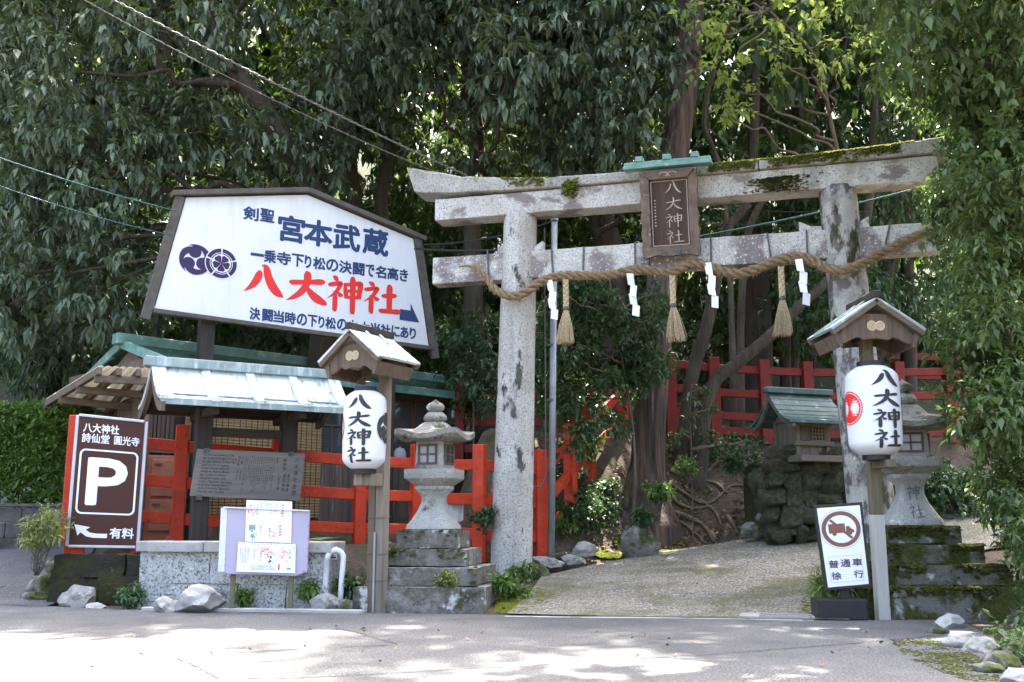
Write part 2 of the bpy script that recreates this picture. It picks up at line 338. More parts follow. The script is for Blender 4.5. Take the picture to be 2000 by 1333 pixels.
G['root'] = mat('root', (.19,.145,.10), (.10,.076,.052), 14, rough=.95, bump=.8, bscale=40)
G['lilac'] = mat('lilac', (.40,.355,.47), (.46,.42,.51), 2, rough=.75, bump=.05, layers=[dict(col=(.46,.45,.22), scale=1.6, lo=.6, hi=.75, zr=(.35,.0), amt=1)])
G['rust_cab'] = mat('rust_cab', (.36,.155,.085), (.29,.115,.062), 4, rough=.7, bump=.25, layers=[dict(col=(.48,.30,.22), scale=7, lo=.6, hi=.66, det=10)])
G['poly'] = leafmat('poly', (.62,.56,.46), (.62,.56,.46), rough=.45, trans=.65, tcol=(.80,.72,.58))
G['cloth'] = mat('cloth', (.66,.66,.67), (.52,.52,.54), 8, rough=.9, bump=.2)
G['board_grey'] = wood('board_grey', (.20,.185,.165), (.14,.128,.115), st=(.06,1,1), sc_=14, bump=.15)
G['leaf_oak'] = leafmat('leaf_oak', (.032,.056,.029), (.150,.200,.116), rough=.34, trans=.16, tcol=(.15,.24,.05), spec=.42)
G['leaf_back'] = leafmat('leaf_back', (.020,.040,.015), (.068,.112,.042), rough=.5, trans=.22, tcol=(.16,.27,.04), spec=.25)
G['leaf_bush'] = leafmat('leaf_bush', (.036,.066,.022), (.140,.195,.072), rough=.38, trans=.22, tcol=(.19,.31,.06), spec=.32, yellow=((.34,.25,.05), .985))
G['leaf_light'] = leafmat('leaf_light', (.11,.16,.035), (.25,.32,.07), rough=.5, trans=.42, tcol=(.38,.48,.10), spec=.3)
G['leaf_under'] = leafmat('leaf_under', (.022,.054,.020), (.080,.140,.056), rough=.38, trans=.18, tcol=(.12,.22,.06), spec=.32)
G['leaf_hedge'] = leafmat('leaf_hedge', (.046,.095,.020), (.150,.240,.052), rough=.42, trans=.22, tcol=(.22,.36,.06), spec=.3)
G['leaf_nandina'] = leafmat('leaf_nandina', (.09,.14,.04), (.28,.31,.10), rough=.5, trans=.3, tcol=(.3,.34,.1), spec=.3)
G['leaf_cedar'] = leafmat('leaf_cedar', (.02,.042,.018), (.065,.10,.035), rough=.6, trans=.1, spec=.2)
G['litter'] = leafmat('litter', (.10,.055,.025), (.26,.17,.08), rough=.8, trans=.0)
# ------------------------------------------------------------------ the ground
def sst(a, b, x):
    t = np.clip((np.asarray(x, float)-a)/(b-a), 0, 1); return t*t*(3-2*t)
def pathz(X, Y): return np.maximum(0, (np.asarray(Y, float)-9.5)) * (0.07 + 0.025*np.clip(X, -.4, 6))
def edgeY(X): X = np.asarray(X, float); return np.where(X < 0, 12.2, np.where(X < 2, 12.2+.65*X, 13.5+.23*(X-2)))
def gz(X, Y):
    X = np.asarray(X, float); Y = np.asarray(Y, float)
    Ye = edgeY(X); Yc = np.minimum(Y, Ye)
    zr = pathz(X, Yc); top = 2.2
    zr = zr + (top - pathz(X, Ye)) * sst(0, 2.5, Y - Ye)
    zr = zr + np.where(X > 3.9, .10*(X-3.9)*sst(9.4, 8.4, Y), 0)
    zl = .60*sst(11.2, 11.35, Y) + .12*np.maximum(0, Y-13)
    zs = .235*np.maximum(0, Y-11)*.98
    wl = sst(-4.4, -4.9, X)
    z = zl*(1-wl) + np.minimum(zs, 1.2+.1*Y)*wl
    wr = sst(-1.0, -.35, X)
    z = z*(1-wr) + zr*wr
    z = z + .20*np.clip(Y-16, 0, 6) + .66*np.clip(Y-22, 0, 50)
    z = z + .05*(vnoise(X*1.3, Y*1.3, 0*X, 3)-.5)*sst(12.5, 14, Y)
    return z
def gzf(x, y): return float(gz(x, y))
_T = np.concatenate([np.arange(4, 20, .012), np.arange(20, 45, .05)])
def on(px, py):                 # where a photo pixel meets the ground
    r = ray(px, py); X = r.x*_T; Y = r.y*_T; Z = CZ + r.z*_T
    k = np.nonzero(Z <= gz(X, Y))[0]; i = k[0] if len(k) else len(_T)-1
    return Vector((X[i], Y[i], Z[i]))

def axis(a, b, st, far):
    l = list(np.arange(a, b, st)); d = st; x = l[0]; pre = []
    while x > far[0]: d *= 1.35; x -= d; pre.append(x)
    d = st; x = l[-1]; post = []
    while x < far[1]: d *= 1.35; x += d; post.append(x)
    return np.array(pre[::-1] + l + post)
gx = axis(-7.5, 7.5, .12, (-700, 700)); gy = axis(5.0, 19.0, .12, (-300, 1200))
XX, YY = np.meshgrid(gx, gy); ZZ = gz(XX, YY) - .03*sst(10.2, 9.9, YY) - .02
nx, ny = len(gx), len(gy)
V = np.stack([XX.ravel(), YY.ravel(), ZZ.ravel()], 1)
idx = np.arange(nx*ny).reshape(ny, nx)
Fq = np.stack([idx[:-1,:-1].ravel(), idx[:-1,1:].ravel(), idx[1:,1:].ravel(), idx[1:,:-1].ravel()], 1)
def np_mesh(name, V, Fq):
    me = bpy.data.meshes.new(name); k = Fq.shape[1]
    me.vertices.add(len(V)); me.vertices.foreach_set('co', np.ascontiguousarray(V, dtype=np.float32).ravel())
    me.loops.add(len(Fq)*k); me.loops.foreach_set('vertex_index', np.ascontiguousarray(Fq, dtype=np.int32).ravel())
    me.polygons.add(len(Fq)); me.polygons.foreach_set('loop_start', np.arange(len(Fq), dtype=np.int32)*k)
    me.update(calc_edges=True); return me
tag(mesh_ob(np_mesh('ground', V, Fq), 'ground', G['earth'], smooth=True), kind='structure')

ROAD = [(-60,30),(-14,15.5),(-9,12.6),(-5.75,11.15),(-4.6,10.55),(-3.6,10.2),(-2.4,10.02),(-1.2,9.84),(0,9.66),(1.2,9.48),(2.3,9.25),(2.95,9.12),(3.9,9.2),
        (3.75,8.4),(3.35,7.2),(2.85,5.7),(2.2,3.6),(1.6,1.5),(1.4,-3),(2.5,-40),(-60,-40)]
mb = MB(); rr = random.Random(4); pts = []
for i in range(len(ROAD)):
    a = Vector(ROAD[i]); b = Vector(ROAD[(i+1) % len(ROAD)]); L = (b-a).length
    n = max(1, int(L/.25)) if L < 6 else 1
    for k in range(n):
        p = a.lerp(b, k/n); j = .018 if L < 6 else 0
        pts.append((p.x + rr.uniform(-j, j), p.y + rr.uniform(-j, j)))
mb.add([(x, y, 0) for x, y in pts], [tuple(range(len(pts)))[::-1]])
road = tag(mb.build('road', G['asphalt']), kind='structure')
if road.data.polygons[0].normal.z < 0: road.data.flip_normals()
def strip(px_pts, w, z, jit=.006, seed=0, step=.06):
    rr = random.Random(seed); P = [atz(x, y, 0) for x, y in px_pts]; q = []
    for a, b in zip(P[:-1], P[1:]):
        n = max(1, int((b-a).length/step))
        for k in range(n): q.append(a.lerp(b, k/n))
    q.append(P[-1]); vs = []; fs = []
    for i, p in enumerate(q):
        d = (q[min(i+1, len(q)-1)] - q[max(i-1, 0)]).normalized(); n = Vector((-d.y, d.x, 0))
        o = n*rr.uniform(-jit, jit)*2; ww = w*rr.uniform(.35, 1.3)
        vs += [p+o+n*ww/2+Vector((0,0,z)), p+o-n*ww/2+Vector((0,0,z))]
    fs = [(2*i, 2*i+1, 2*i+3, 2*i+2) for i in range(len(q)-1)]
    return MB().add(vs, fs)
for k, (pp, ww) in enumerate([([(-60,1298),(0,1295),(180,1284),(325,1284),(520,1272),(770,1261)], .017),
        ([(340,1285),(390,1305),(430,1327),(560,1326),(700,1320),(850,1311),(1000,1303),(1375,1280),(1560,1266),(1700,1255),(1845,1240)], .016),
        ([(655,1228),(690,1234),(775,1260)], .014)]):
    strip(pp, ww, .004, seed=k).build('crack', G['crack'], road)

def loft_sheet(Lp, Rp, n, m, off, fz=gz):
    def samp(P, t):
        d = [0]
        for a, b in zip(P[:-1], P[1:]): d.append(d[-1] + math.dist(a, b))
        return np.interp(t*d[-1], d, [p[0] for p in P]), np.interp(t*d[-1], d, [p[1] for p in P])
    t = np.linspace(0, 1, m); u = np.linspace(0, 1, n)
    lx, ly = samp(Lp, t); rx, ry = samp(Rp, t)
    X = lx[:,None]*(1-u) + rx[:,None]*u; Y = ly[:,None]*(1-u) + ry[:,None]*u
    Z = fz(X, Y) + off
    idx = np.arange(n*m).reshape(m, n)
    Fq = np.stack([idx[:-1,:-1].ravel(), idx[:-1,1:].ravel(), idx[1:,1:].ravel(), idx[1:,:-1].ravel()], 1)
    return np.stack([X.ravel(), Y.ravel(), Z.ravel()], 1), Fq
V, Fq = loft_sheet([(-.05,9.60),(.12,10.5),(.25,11.4),(.35,12.2),(1.0,12.82),(2,13.44),(4.2,13.94),(6,14.4),(9,14.9)],
                   [(2.95,9.08),(3.05,9.6),(3.15,10.2),(3.3,10.9),(4.0,11.6),(5.5,12.0),(6.5,12.2),(8,12.3),(10,12.4)], 36, 70, .012)
tag(mesh_ob(np_mesh('approach_path', V, Fq), 'approach_path', G['ramp'], smooth=True), kind='structure')
V, Fq = loft_sheet([(-9,12.45),(-9.2,14),(-9.6,16),(-11,20)], [(-4.75,10.55),(-5.0,12.0),(-5.6,14),(-7.4,20)], 20, 30, .004)
tag(mesh_ob(np_mesh('side_street', V, Fq), 'side_street', G['asphalt'], smooth=True), kind='structure')
# low concrete kerb along the planted strip and the gutter lip at the foot of the path
def kerb(px_pts, w, h, name, m, yoff=0):
    P = [atz(x, y, 0) for x, y in px_pts]; vs = []; fs = []
    for i, p in enumerate(P):
        d = (P[min(i+1, len(P)-1)] - P[max(i-1, 0)]).normalized(); n = Vector((-d.y, d.x, 0))
        for o, z in ((0, -.05), (0, h), (w, h), (w, -.05)): vs.append(p + n*o + Vector((0, 0, z)))
    k = len(P)
    for i in range(k-1):
        for j in range(4): fs.append((4*i+j, 4*i+4+j, 4*i+4+(j+1) % 4, 4*i+(j+1) % 4))
    fs += [(0,1,2,3), (4*k-1, 4*k-2, 4*k-3, 4*k-4)]
    return tag(MB().add(vs, fs).build(name, m, bevel=.006), kind='structure')
kerb([(275,1193),(420,1195),(600,1197),(705,1199)], .10, .03, 'kerb', G['kerb'])
kerb([(985,1205),(1150,1207),(1300,1208),(1450,1210),(1590,1213)], .06, .006, 'kerb', G['concrete'])
# concrete apron and drain grate at the right foot of the path
a = atz(1440,1207,0); b = atz(1596,1211,0)
mb = MB().box(0, (b-a).length, .02, .30, -.03, .016); o = mb.build('drain_apron', G['concrete'], bevel=.02)
o.location = a; o.rotation_euler = (R(2), 0, math.atan2(b.y-a.y, b.x-a.x)); tag(o, kind='structure')
dg = thing('drain_grate', 'small slotted concrete drain grate at the foot of the path beside the black sign base', 'drain grate', Fr(*(atz(1532,1205,.022)), math.atan2(b.y-a.y, b.x-a.x)))
MB().box(-.22,.22,0,.03,-.01,.012).build('frame', G['concrete'], dg); MB().box(-.22,.22,.17,.2,-.01,.012).build('frame', G['concrete'], dg)
for k in range(9): MB().box(-.2+k*.05, -.175+k*.05, .03, .17, -.015, .006).build('bar', G['iron'], dg)
g2 = thing('drain_grate', 'long dark channel grate across the side street at the left edge', 'drain grate', Fr(-5.9, 11.45, .12, R(75)))
MB().box(-.7,.7,-.17,-.13,-.02,.03).build('frame', G['concrete'], g2); MB().box(-.7,.7,.13,.17,-.02,.03).build('frame', G['concrete'], g2)
for k in range(24): MB().box(-.68+k*.058, -.655+k*.058, -.13, .13, -.02, .02).build('bar', G['iron'], g2)

# ------------------------------------------------------------------ rocks and moss
def rock_mesh(name, seed, size, sub=3, cuts=16, rough=.06, dr=(.62, .92)):
    bm = bmesh.new(); bmesh.ops.create_icosphere(bm, subdivisions=sub, radius=1)
    rr = random.Random(seed)
    pl = []
    for k in range(cuts):
        n = Vector((rr.gauss(0,1), rr.gauss(0,1), rr.gauss(0,1))).normalized(); pl.append((n, rr.uniform(*dr)))
    for v in bm.verts:
        p = v.co.copy()
        for n, d in pl:
            e = p.dot(n) - d
            if e > 0: p -= n*e
        q = p*3
        p *= 1 + rough*(float(vnoise(q.x+seed*7, q.y, q.z, seed))-.5)*2
        v.co = Vector((p.x*size[0], p.y*size[1], p.z*size[2]))
    me = bpy.data.meshes.new(name); bm.to_mesh(me); bm.free(); return me
def rock(name, label, px, py, wpx, hpx, Y, m='rock', seed=0, rz=0, group=None, dep=.8, sink=.12, cat='rock'):
    c = at(px, py, Y); k = Y/FPX; w_, h_ = wpx*k, hpx*k
    me = rock_mesh(name, seed, (w_*.66, w_*.58*dep, h_*.68), 4, 15, .12, (.60, .90))
    o = mesh_ob(me, name, G[m], auto=28); o.location = c - Vector((0, 0, h_*.12)); o.rotation_euler = (0, 0, rz)
    return tag(o, label, cat, group)
def moss_clumps(name, pts, rad, m, parent=None, seed=0, hgt=.5, kind='stuff', label=None):
    """many low hummocks of moss, one mesh"""
    rr = np.random.RandomState(seed); V = []; F = []; n = 7
    for i, (x, y, z) in enumerate(pts):
        r = rad*rr.uniform(.5, 1.3); k = len(V); ph = rr.uniform(0, 6)
        for j in range(n):
            t = ph + 2*math.pi*j/n; q = r*rr.uniform(.8, 1.2); V.append((x+q*math.cos(t), y+q*math.sin(t), z-.004))
        for j in range(n):
            t = ph + 2*math.pi*j/n; q = .62*r*rr.uniform(.8, 1.2); V.append((x+q*math.cos(t), y+q*math.sin(t), z+r*hgt*rr.uniform(.5, .9)))
        V.append((x, y, z+r*hgt))
        for j in range(n):
            F.append((k+j, k+(j+1) % n, k+n+(j+1) % n, k+n+j)); F.append((k+n+j, k+n+(j+1) % n, k+2*n))
    me = bpy.data.meshes.new(name); me.from_pydata(V, [], F)
    o = mesh_ob(me, name, m, parent, smooth=True)
    if kind: o['kind'] = kind
    if label: o['label'] = label
    return o
def inpoly(x, y, P):
    c = False; j = len(P)-1
    for i in range(len(P)):
        if (P[i][1] > y) != (P[j][1] > y) and x < (P[j][0]-P[i][0])*(y-P[i][1])/(P[j][1]-P[i][1]) + P[i][0]: c = not c
        j = i
    return c
def scatter_px(poly, n, seed, thr=.45, fz=None, soft=.34):
    """n points of the ground inside a photo-space outline, thinned by noise"""
    W = [(lambda p: (p.x, p.y))(on(x, y)) for x, y in poly]
    rr = random.Random(seed); xs = [p[0] for p in W]; ys = [p[1] for p in W]; out = []; k = 0
    while len(out) < n and k < n*30:
        k += 1
        x, y = rr.uniform(min(xs), max(xs)), rr.uniform(min(ys), max(ys))
        if inpoly(x, y, W) and float(vnoise(x*4, y*4, 0, seed)) + .5*float(vnoise(x*11, y*11, 0, seed)) > thr+soft*rr.random():
            out.append((x, y, (fz or gzf)(x, y)))
    return out
G['moss_road'] = mat('moss_road', (.045,.05,.012), (.10,.11,.02), 9, rough=1, bump=1, bscale=120, spec=.1)
P = scatter_px([(1742,1252),(1800,1244),(1870,1262),(1990,1328),(2040,1360),(1935,1345),(1850,1318),(1770,1285)], 2200, 3, .40, None, .85)
moss_clumps('moss', [(x,y,z+.001) for x,y,z in P], .0105, G['moss_road'], seed=3, hgt=.22, label='yellow green moss creeping over the right corner of the road')
P = scatter_px([(962,1196),(975,1165),(1050,1150),(1090,1165),(1060,1185),(1010,1200)], 900, 5, .35)
moss_clumps('moss', [(x,y,z+.006) for x,y,z in P], .025, G['moss'], seed=5, hgt=.3, label='bright moss at the foot of the left torii pillar by the road')
P = scatter_px([(1150,1085),(1200,1045),(1290,1040),(1340,1060),(1290,1082),(1180,1092)], 700, 6, .45)
moss_clumps('moss', [(x,y,z+.006) for x,y,z in P], .03, G['moss'], seed=6, hgt=.35, label='moss on the bank beside the path under the cedar')
P = scatter_px([(1560,1190),(1580,1150),(1612,1150),(1600,1208),(1575,1206)], 500, 8, .3)
moss_clumps('moss', [(x,y,z+.006) for x,y,z in P], .025, G['moss'], seed=8, hgt=.3, label='moss strip beside the black sign base at the path edge')
P = scatter_px([(420,1188),(440,1182),(690,1188),(690,1195),(440,1192)], 260, 9, .3)
moss_clumps('moss', [(x,y,z+.004) for x,y,z in P], .02, G['moss'], seed=9, hgt=.3, label='thin moss along the kerb below the notice board')
# ------------------------------------------------------------------ lettering
_tc = {}
def text_poly(body, bold=0.0, ls=1.0, sp=1.0, align='LEFT'):
    k = (body, bold, ls, sp, align)
    if k not in _tc:
        cu = bpy.data.curves.new('t', 'FONT'); cu.body = body; cu.offset = bold; cu.space_line = ls; cu.space_character = sp
        cu.align_x = align; cu.resolution_u = 3
        o = bpy.data.objects.new('t', cu); C.objects.link(o)
        dg = bpy.context.evaluated_depsgraph_get(); me = o.evaluated_get(dg).to_mesh()
        V = [(v.co.x, v.co.y) for v in me.vertices]; F = [tuple(p.vertices) for p in me.polygons]
        o.evaluated_get(dg).to_mesh_clear(); bpy.data.objects.remove(o); bpy.data.curves.remove(cu)
        _tc[k] = (V, F)
    return _tc[k]
def fit_text(body, x0, x1, z0, z1, y, bold=.02, **k):
    V, F = text_poly(body, bold, **k)
    a = min(v[0] for v in V); b = max(v[0] for v in V); c = min(v[1] for v in V); d = max(v[1] for v in V)
    return [(x0+(vx-a)/(b-a)*(x1-x0), y, z0+(vy-c)/(d-c)*(z1-z0)) for vx, vy in V], F
def thick_text(body, x0, x1, z0, z1, y, mb, bold=.03, **k):
    """heavier strokes: the glyphs laid over each other with tiny shifts"""
    d = bold*(z1-z0)
    for i, (ax, az) in enumerate(((0,0),(1,.4),(-1,-.4),(.4,1),(-.4,-1),(.8,-.7),(-.8,.7))):
        mb.add(*fit_text(body, x0+d*(1+ax), x1-d*(1-ax), z0+d*(1+az), z1-d*(1-az), y-.00025*i, 0, **k))
    return mb
def put_text(fr, dep, tl, br, body, mb, bold=.02, **k):
    x0, z1 = fr.p(*tl, dep); x1, z0 = fr.p(*br, dep)
    if body == '一': m_ = (z0+z1)/2; h_ = (z1-z0)*.11; z0, z1 = m_-h_, m_+h_; bold = .12
    return thick_text(body, x0, x1, z0, z1, dep, mb, bold, **k)
SHI = [[(.14,.98,.03),(.22,.92,.10),(.28,.84,.04)], [(.0,.71,.03),(.08,.72,.085),(.34,.79,.09),(.36,.75,.09),(.22,.50,.07),(.0,.32,.01)],
       [(.21,.55,.07),(.21,.3,.10),(.205,.0,.09),(.2,-.03,.03)], [(.27,.53,.03),(.37,.43,.10),(.39,.39,.03)]]
BRUSH = {
 '八': [[(.37,.80,.03),(.37,.70,.12),(.30,.47,.14),(.18,.27,.10),(.0,.09,.01)], [(.42,.96,.02),(.53,.92,.11),(.60,.62,.15),(.72,.33,.17),(.87,.13,.14),(1.0,.05,.02)]],
 '大': [[(.07,.57,.03),(.14,.60,.11),(.5,.66,.10),(.84,.72,.13),(.93,.69,.04)], [(.46,1.0,.04),(.50,.90,.13),(.485,.62,.12),(.37,.36,.12),(.19,.16,.09),(.0,.03,.01)],
        [(.47,.55,.04),(.58,.36,.12),(.75,.18,.17),(.93,.07,.11),(1.0,.04,.02)]],
 '神': SHI + [[(.49,.82,.05),(.505,.6,.09),(.54,.37,.09)], [(.50,.77,.06),(.7,.80,.085),(.92,.85,.10),(.94,.78,.11),(.89,.40,.10)], [(.53,.59,.06),(.87,.62,.065)],
        [(.54,.405,.06),(.88,.435,.07)], [(.67,1.02,.04),(.71,.92,.12),(.715,.5,.115),(.715,0,.10),(.71,-.05,.03)]],
 '社': SHI + [[(.50,.56,.03),(.58,.58,.09),(.86,.62,.10),(.92,.59,.04)], [(.67,.95,.04),(.72,.87,.12),(.72,.5,.115),(.725,.10,.11)], [(.42,.07,.04),(.50,.085,.10),(.8,.10,.10),(.98,.105,.12),(1.04,.07,.04)]],
}
def cr(P, n):
    """Catmull-Rom resample"""
    P = [np.array(p, float) for p in P]; Q = [2*P[0]-P[1]] + P + [2*P[-1]-P[-2]]; out = []
    for i in range(1, len(Q)-2):
        for k in range(n):
            t = k/n; a, b, c, d = Q[i-1:i+3]
            out.append(.5*((2*b)+(-a+c)*t+(2*a-5*b+4*c-d)*t*t+(-a+3*b-3*c+d)*t**3))
    out.append(P[-1]); return out
def brush_char(ch, fmap, mb, wt=1.0, n=5):
    """fmap(u, v, k) -> 3-D point for unit-box coordinates; k orders the strokes"""
    for k, st in enumerate(BRUSH[ch]):
        q = cr(st, n); vs = []; m = len(q)
        for i, p in enumerate(q):
            d = q[min(i+1, m-1)][:2] - q[max(i-1, 0)][:2]; d = d/(np.linalg.norm(d)+1e-9); nn = np.array([-d[1], d[0]])
            h = max(.004, p[2])*wt/2
            vs += [fmap(*(p[:2]+nn*h), k), fmap(*p[:2], k), fmap(*(p[:2]-nn*h), k)]
        fs = []
        for i in range(m-1): fs += [(3*i+1, 3*i, 3*i+3, 3*i+4), (3*i+2, 3*i+1, 3*i+4, 3*i+5)]
        mb.add(vs, fs)
def brush_flat(ch, x0, x1, z0, z1, y, mb, wt=1.0):
    brush_char(ch, lambda u, v, k: (x0+u*(x1-x0), y-.0005*k, z0+v*(z1-z0)), mb, wt)
def ticks(mb, x0, x1, z0, z1, y, cols, rows, rr, fill=.75, vert=True):
    """illegibly small print: little marks in columns or rows"""
    cw, rh = (x1-x0)/cols, (z1-z0)/rows
    for i in range(cols):
        stop = rr.uniform(.5, 1)*rows if vert else rows
        for j in range(rows):
            if vert and j > stop: break
            if not vert and i > cols*rr.uniform(.85, 1.1): continue
            if rr.random() > fill: continue
            cx = x0+(i+.5)*cw; cz = z1-(j+.5)*rh; w, h = cw*rr.uniform(.25, .4), rh*rr.uniform(.2, .38)
            mb.add([(cx-w,y,cz-h*.3),(cx+w,y,cz-h*.3),(cx+w,y,cz+h*.3),(cx-w,y,cz+h*.3)], [(0,1,2,3)])
            mb.add([(cx-w*.25,y-.0004,cz-h),(cx+w*.25,y-.0004,cz-h),(cx+w*.25,y-.0004,cz+h),(cx-w*.25,y-.0004,cz+h)], [(0,1,2,3)])
    return mb
def disc(cx, cz, r, y, mb, n=28, r0=0, a0=0, a1=2*math.pi, M=None):
    full = abs(a1-a0-2*math.pi) < 1e-6; vs = []; fs = []
    for k in range(n+1):
        t = a0+(a1-a0)*k/n; vs += [(cx+r0*math.cos(t), y, cz+r0*math.sin(t)), (cx+r*math.cos(t), y, cz+r*math.sin(t))]
    for k in range(n): fs.append((2*k, 2*k+1, 2*k+3, 2*k+2))
    mb.add(vs, fs, M); return mb
def tomoe(cx, cz, r, y, mb):
    for k in range(3):
        a = R(95) + k*R(120); hc = (cx+.50*r*math.cos(a), cz+.50*r*math.sin(a)); disc(hc[0], hc[1], .40*r, y-.0006*k, mb, 20)
        vs = []; n = 16
        for i in range(n+1):
            t = a + R(18) + R(125)*i/n; f = 1-i/n; ro = r*(.90+.10*min(1, i/4)); ri = ro - r*(.52*f**.8+.005)
            vs += [(cx+ro*math.cos(t), y-.0018-.0006*k, cz+ro*math.sin(t)), (cx+ri*math.cos(t), y-.0018-.0006*k, cz+ri*math.sin(t))]
        mb.add(vs, [(2*i+1, 2*i, 2*i+2, 2*i+3) for i in range(n)])
def wheel(cx, cz, r, y, mb):
    for k in range(5):
        a = R(90)+k*R(72); g = R(3)
        disc(cx, cz, r, y, mb, 10, r*.74, a+g, a+R(72)-g)
        disc(cx, cz, r*.70, y, mb, 8, r*.63, a+g, a+R(72)-g)
        vs = [(cx, y, cz)]; n = 12
        for i in range(n+1):
            t = a+R(3)+(R(66))*i/n; q = r*(.44+.14*math.sin(math.pi*i/n)**.5 - .05*math.exp(-((i-n/2)/1.5)**2))
            vs.append((cx+q*math.cos(t), y, cz+q*math.sin(t)))
        mb.add(vs, [(0, i, i+1) for i in range(1, n+1)])

# ------------------------------------------------------------------ the stone torii
FT = Fr(-.998, 12.3, 0, R(-15.34))
torii = thing('torii_gate', 'weathered granite torii gate with mossy top lintel over the path', 'torii', FT)
def pillar(x0, z0, r0, x1, z1, r1, m, seed):
    n = 40; k = 30; vs = []; ym = .11
    for i in range(k+1):
        t = i/k; cx = x0+(x1-x0)*t; z = z0+(z1-z0)*t; r = r0+(r1-r0)*t
        if i == k: r *= .97
        for j in range(n):
            a = 2*math.pi*j/n; q = r*(1+.018*(float(vnoise(3*math.cos(a)+9, 3*math.sin(a)+9, z*1.5, seed))-.5))
            vs.append((cx+q*math.cos(a), ym+q*math.sin(a), z))
    fs = [(i*n+j, i*n+(j+1) % n, (i+1)*n+(j+1) % n, (i+1)*n+j) for i in range(k) for j in range(n)] + [tuple(range(k*n, k*n+n))]
    return MB().add(vs, fs).build('pillar', m, torii, smooth=True)
pillar(.985, -.05, .25, 1.115, 4.62, .205, G['granite'], 1)['label'] = 'pale left granite pillar with black lichen streaks'
pillar(5.085, -.05, .262, 4.885, 4.62, .208, G['granite_right'], 2)['label'] = 'darker right granite pillar with brown moss patches'
def beam(name, x0, x1, y0, y1, z0, z1, m, n=40, jit=.004, seed=0):
    vs = []; rr = random.Random(seed)
    for i in range(n+1):
        x = x0+(x1-x0)*i/n
        for y, z in ((y0,z0),(y1,z0),(y1,z1),(y0,z1)): vs.append((x, y+rr.uniform(-jit,jit), z+rr.uniform(-jit,jit)))
    fs = [(4*i+j, 4*i+(j+1) % 4, 4*i+4+(j+1) % 4, 4*i+4+j) for i in range(n) for j in range(4)] + [(3,2,1,0), (4*n,4*n+1,4*n+2,4*n+3)]
    return MB().add(vs, fs).build(name, m, torii, bevel=.012, seg=2)
beam('tie_beam', 0, 2.72, 0, .22, 3.775, 4.117, G['granite_tie'], 20, seed=1)
beam('tie_beam', 2.726, 5.95, .003, .217, 3.778, 4.120, G['granite_tie'], 22, seed=2)
beam('lower_lintel', .038, 3.1, -.05, .27, 4.585, 4.862, G['granite_beam'], 20, seed=3)
beam('lower_lintel', 3.105, 5.955, -.052, .268, 4.588, 4.864, G['granite_beam'], 20, seed=4)
def kasagi(s0, s1, seed):
    n = 30; vs = []; rr = random.Random(seed)
    for i in range(n+1):
        s_ = s0+(s1-s0)*i/n; u = (s_-2.995)/3.30; q = abs(u)
        k_ = 1 if u < 0 else .30; zt = 4.975+.315*k_*q**3.4; zb = 4.868+.10*k_*q**3.4
        cut = .10*max(0, (q-.9)/.1)*(1 if u < 0 else -1)         # slanted end
        for y, z, tp in ((-.10,zb,0),(.32,zb,0),(.34,zt,1),(.11,zt+.07,1),(-.12,zt,1)):
            j = .006 if tp else .002
            vs.append((s_ + (cut if not tp else 0), y+rr.uniform(-j, j), z+rr.uniform(-j, j)*2))
    fs = [(5*i+j, 5*i+(j+1) % 5, 5*i+5+(j+1) % 5, 5*i+5+j) for i in range(n) for j in range(5)] + [(4,3,2,1,0), tuple(5*n+j for j in range(5))]
    return MB().add(vs, fs).build('top_lintel', G['granite_top'], torii, bevel=.014, seg=2)
kasagi(-.335, 4.02, 5)['label'] = 'pale left length of the top lintel with an upswept end'
kasagi(4.028, 6.325, 6)['label'] = 'moss covered right length of the top lintel'
for x, sg in ((.985+.18, -1), (.985+.10, 1), (4.93-.12, -1), (4.93-.10, 1)):
    c = x + sg*.12; e = x + sg*(.33 if x < 3 else .37)
    q = [(c, 4.124), (e, 4.124), (e, 4.25), ((c+e)/2, 4.185), (c, 4.175)]
    MB().prism(q, .05, .17).build('wedge', G['granite_beam'], torii, bevel=.006)
# moss cushions growing on the lintels
def lint(px0, px1, n, seed, face=False, y0=-.13, thr=.5):
    rr = random.Random(seed); out = []
    for k in range(n*4):
        if len(out) >= n: break
        px = rr.uniform(px0, px1); s_ = FT.p(px, 340, -.1)[0]
        if float(vnoise(s_*3.2, seed, 0, seed)) < thr - .25*rr.random(): continue
        q = abs((s_-2.995)/3.3); zt = 4.975+.315*(1 if s_ < 2.995 else .30)*q**3.4
        if face: out.append((s_, -.118, zt - min(.10, abs(rr.gauss(0, .045)))))
        else:
            y = rr.uniform(-.12, .11); out.append((s_, y, zt + .07*(y+.12)/.23))
    return out
moss_clumps('moss', lint(1385, 1790, 900, 1, thr=.38) + lint(1385, 1760, 900, 2, True, thr=.36), .024, G['moss'], torii, 1, .55)
moss_clumps('moss', lint(975, 1070, 90, 3) + lint(985, 1060, 110, 4, True, thr=.3), .024, G['moss'], torii, 2, .45)
P = [(FT.p(1114+random.Random(k).gauss(0, 7), 367+random.Random(k+99).gauss(0, 8), -.11)) for k in range(140)]
moss_clumps('moss', [(x, -.112-random.Random(i).random()*.03, z) for i, (x, z) in enumerate(P)], .022, G['moss'], torii, 3, .7)
P = []
for k in range(700):
    rr = random.Random(k+500); x = rr.gauss(1520, 26); y = 346+abs(rr.gauss(0, 20)) - .1*(x-1520)
    if y < 385-.08*(x-1520): P.append(FT.p(x, y, -.052))
moss_clumps('moss', [(x, -.055, z) for x, z in P if 4.59 < z < 4.86], .020, G['moss_dark'], torii, 4, .4)

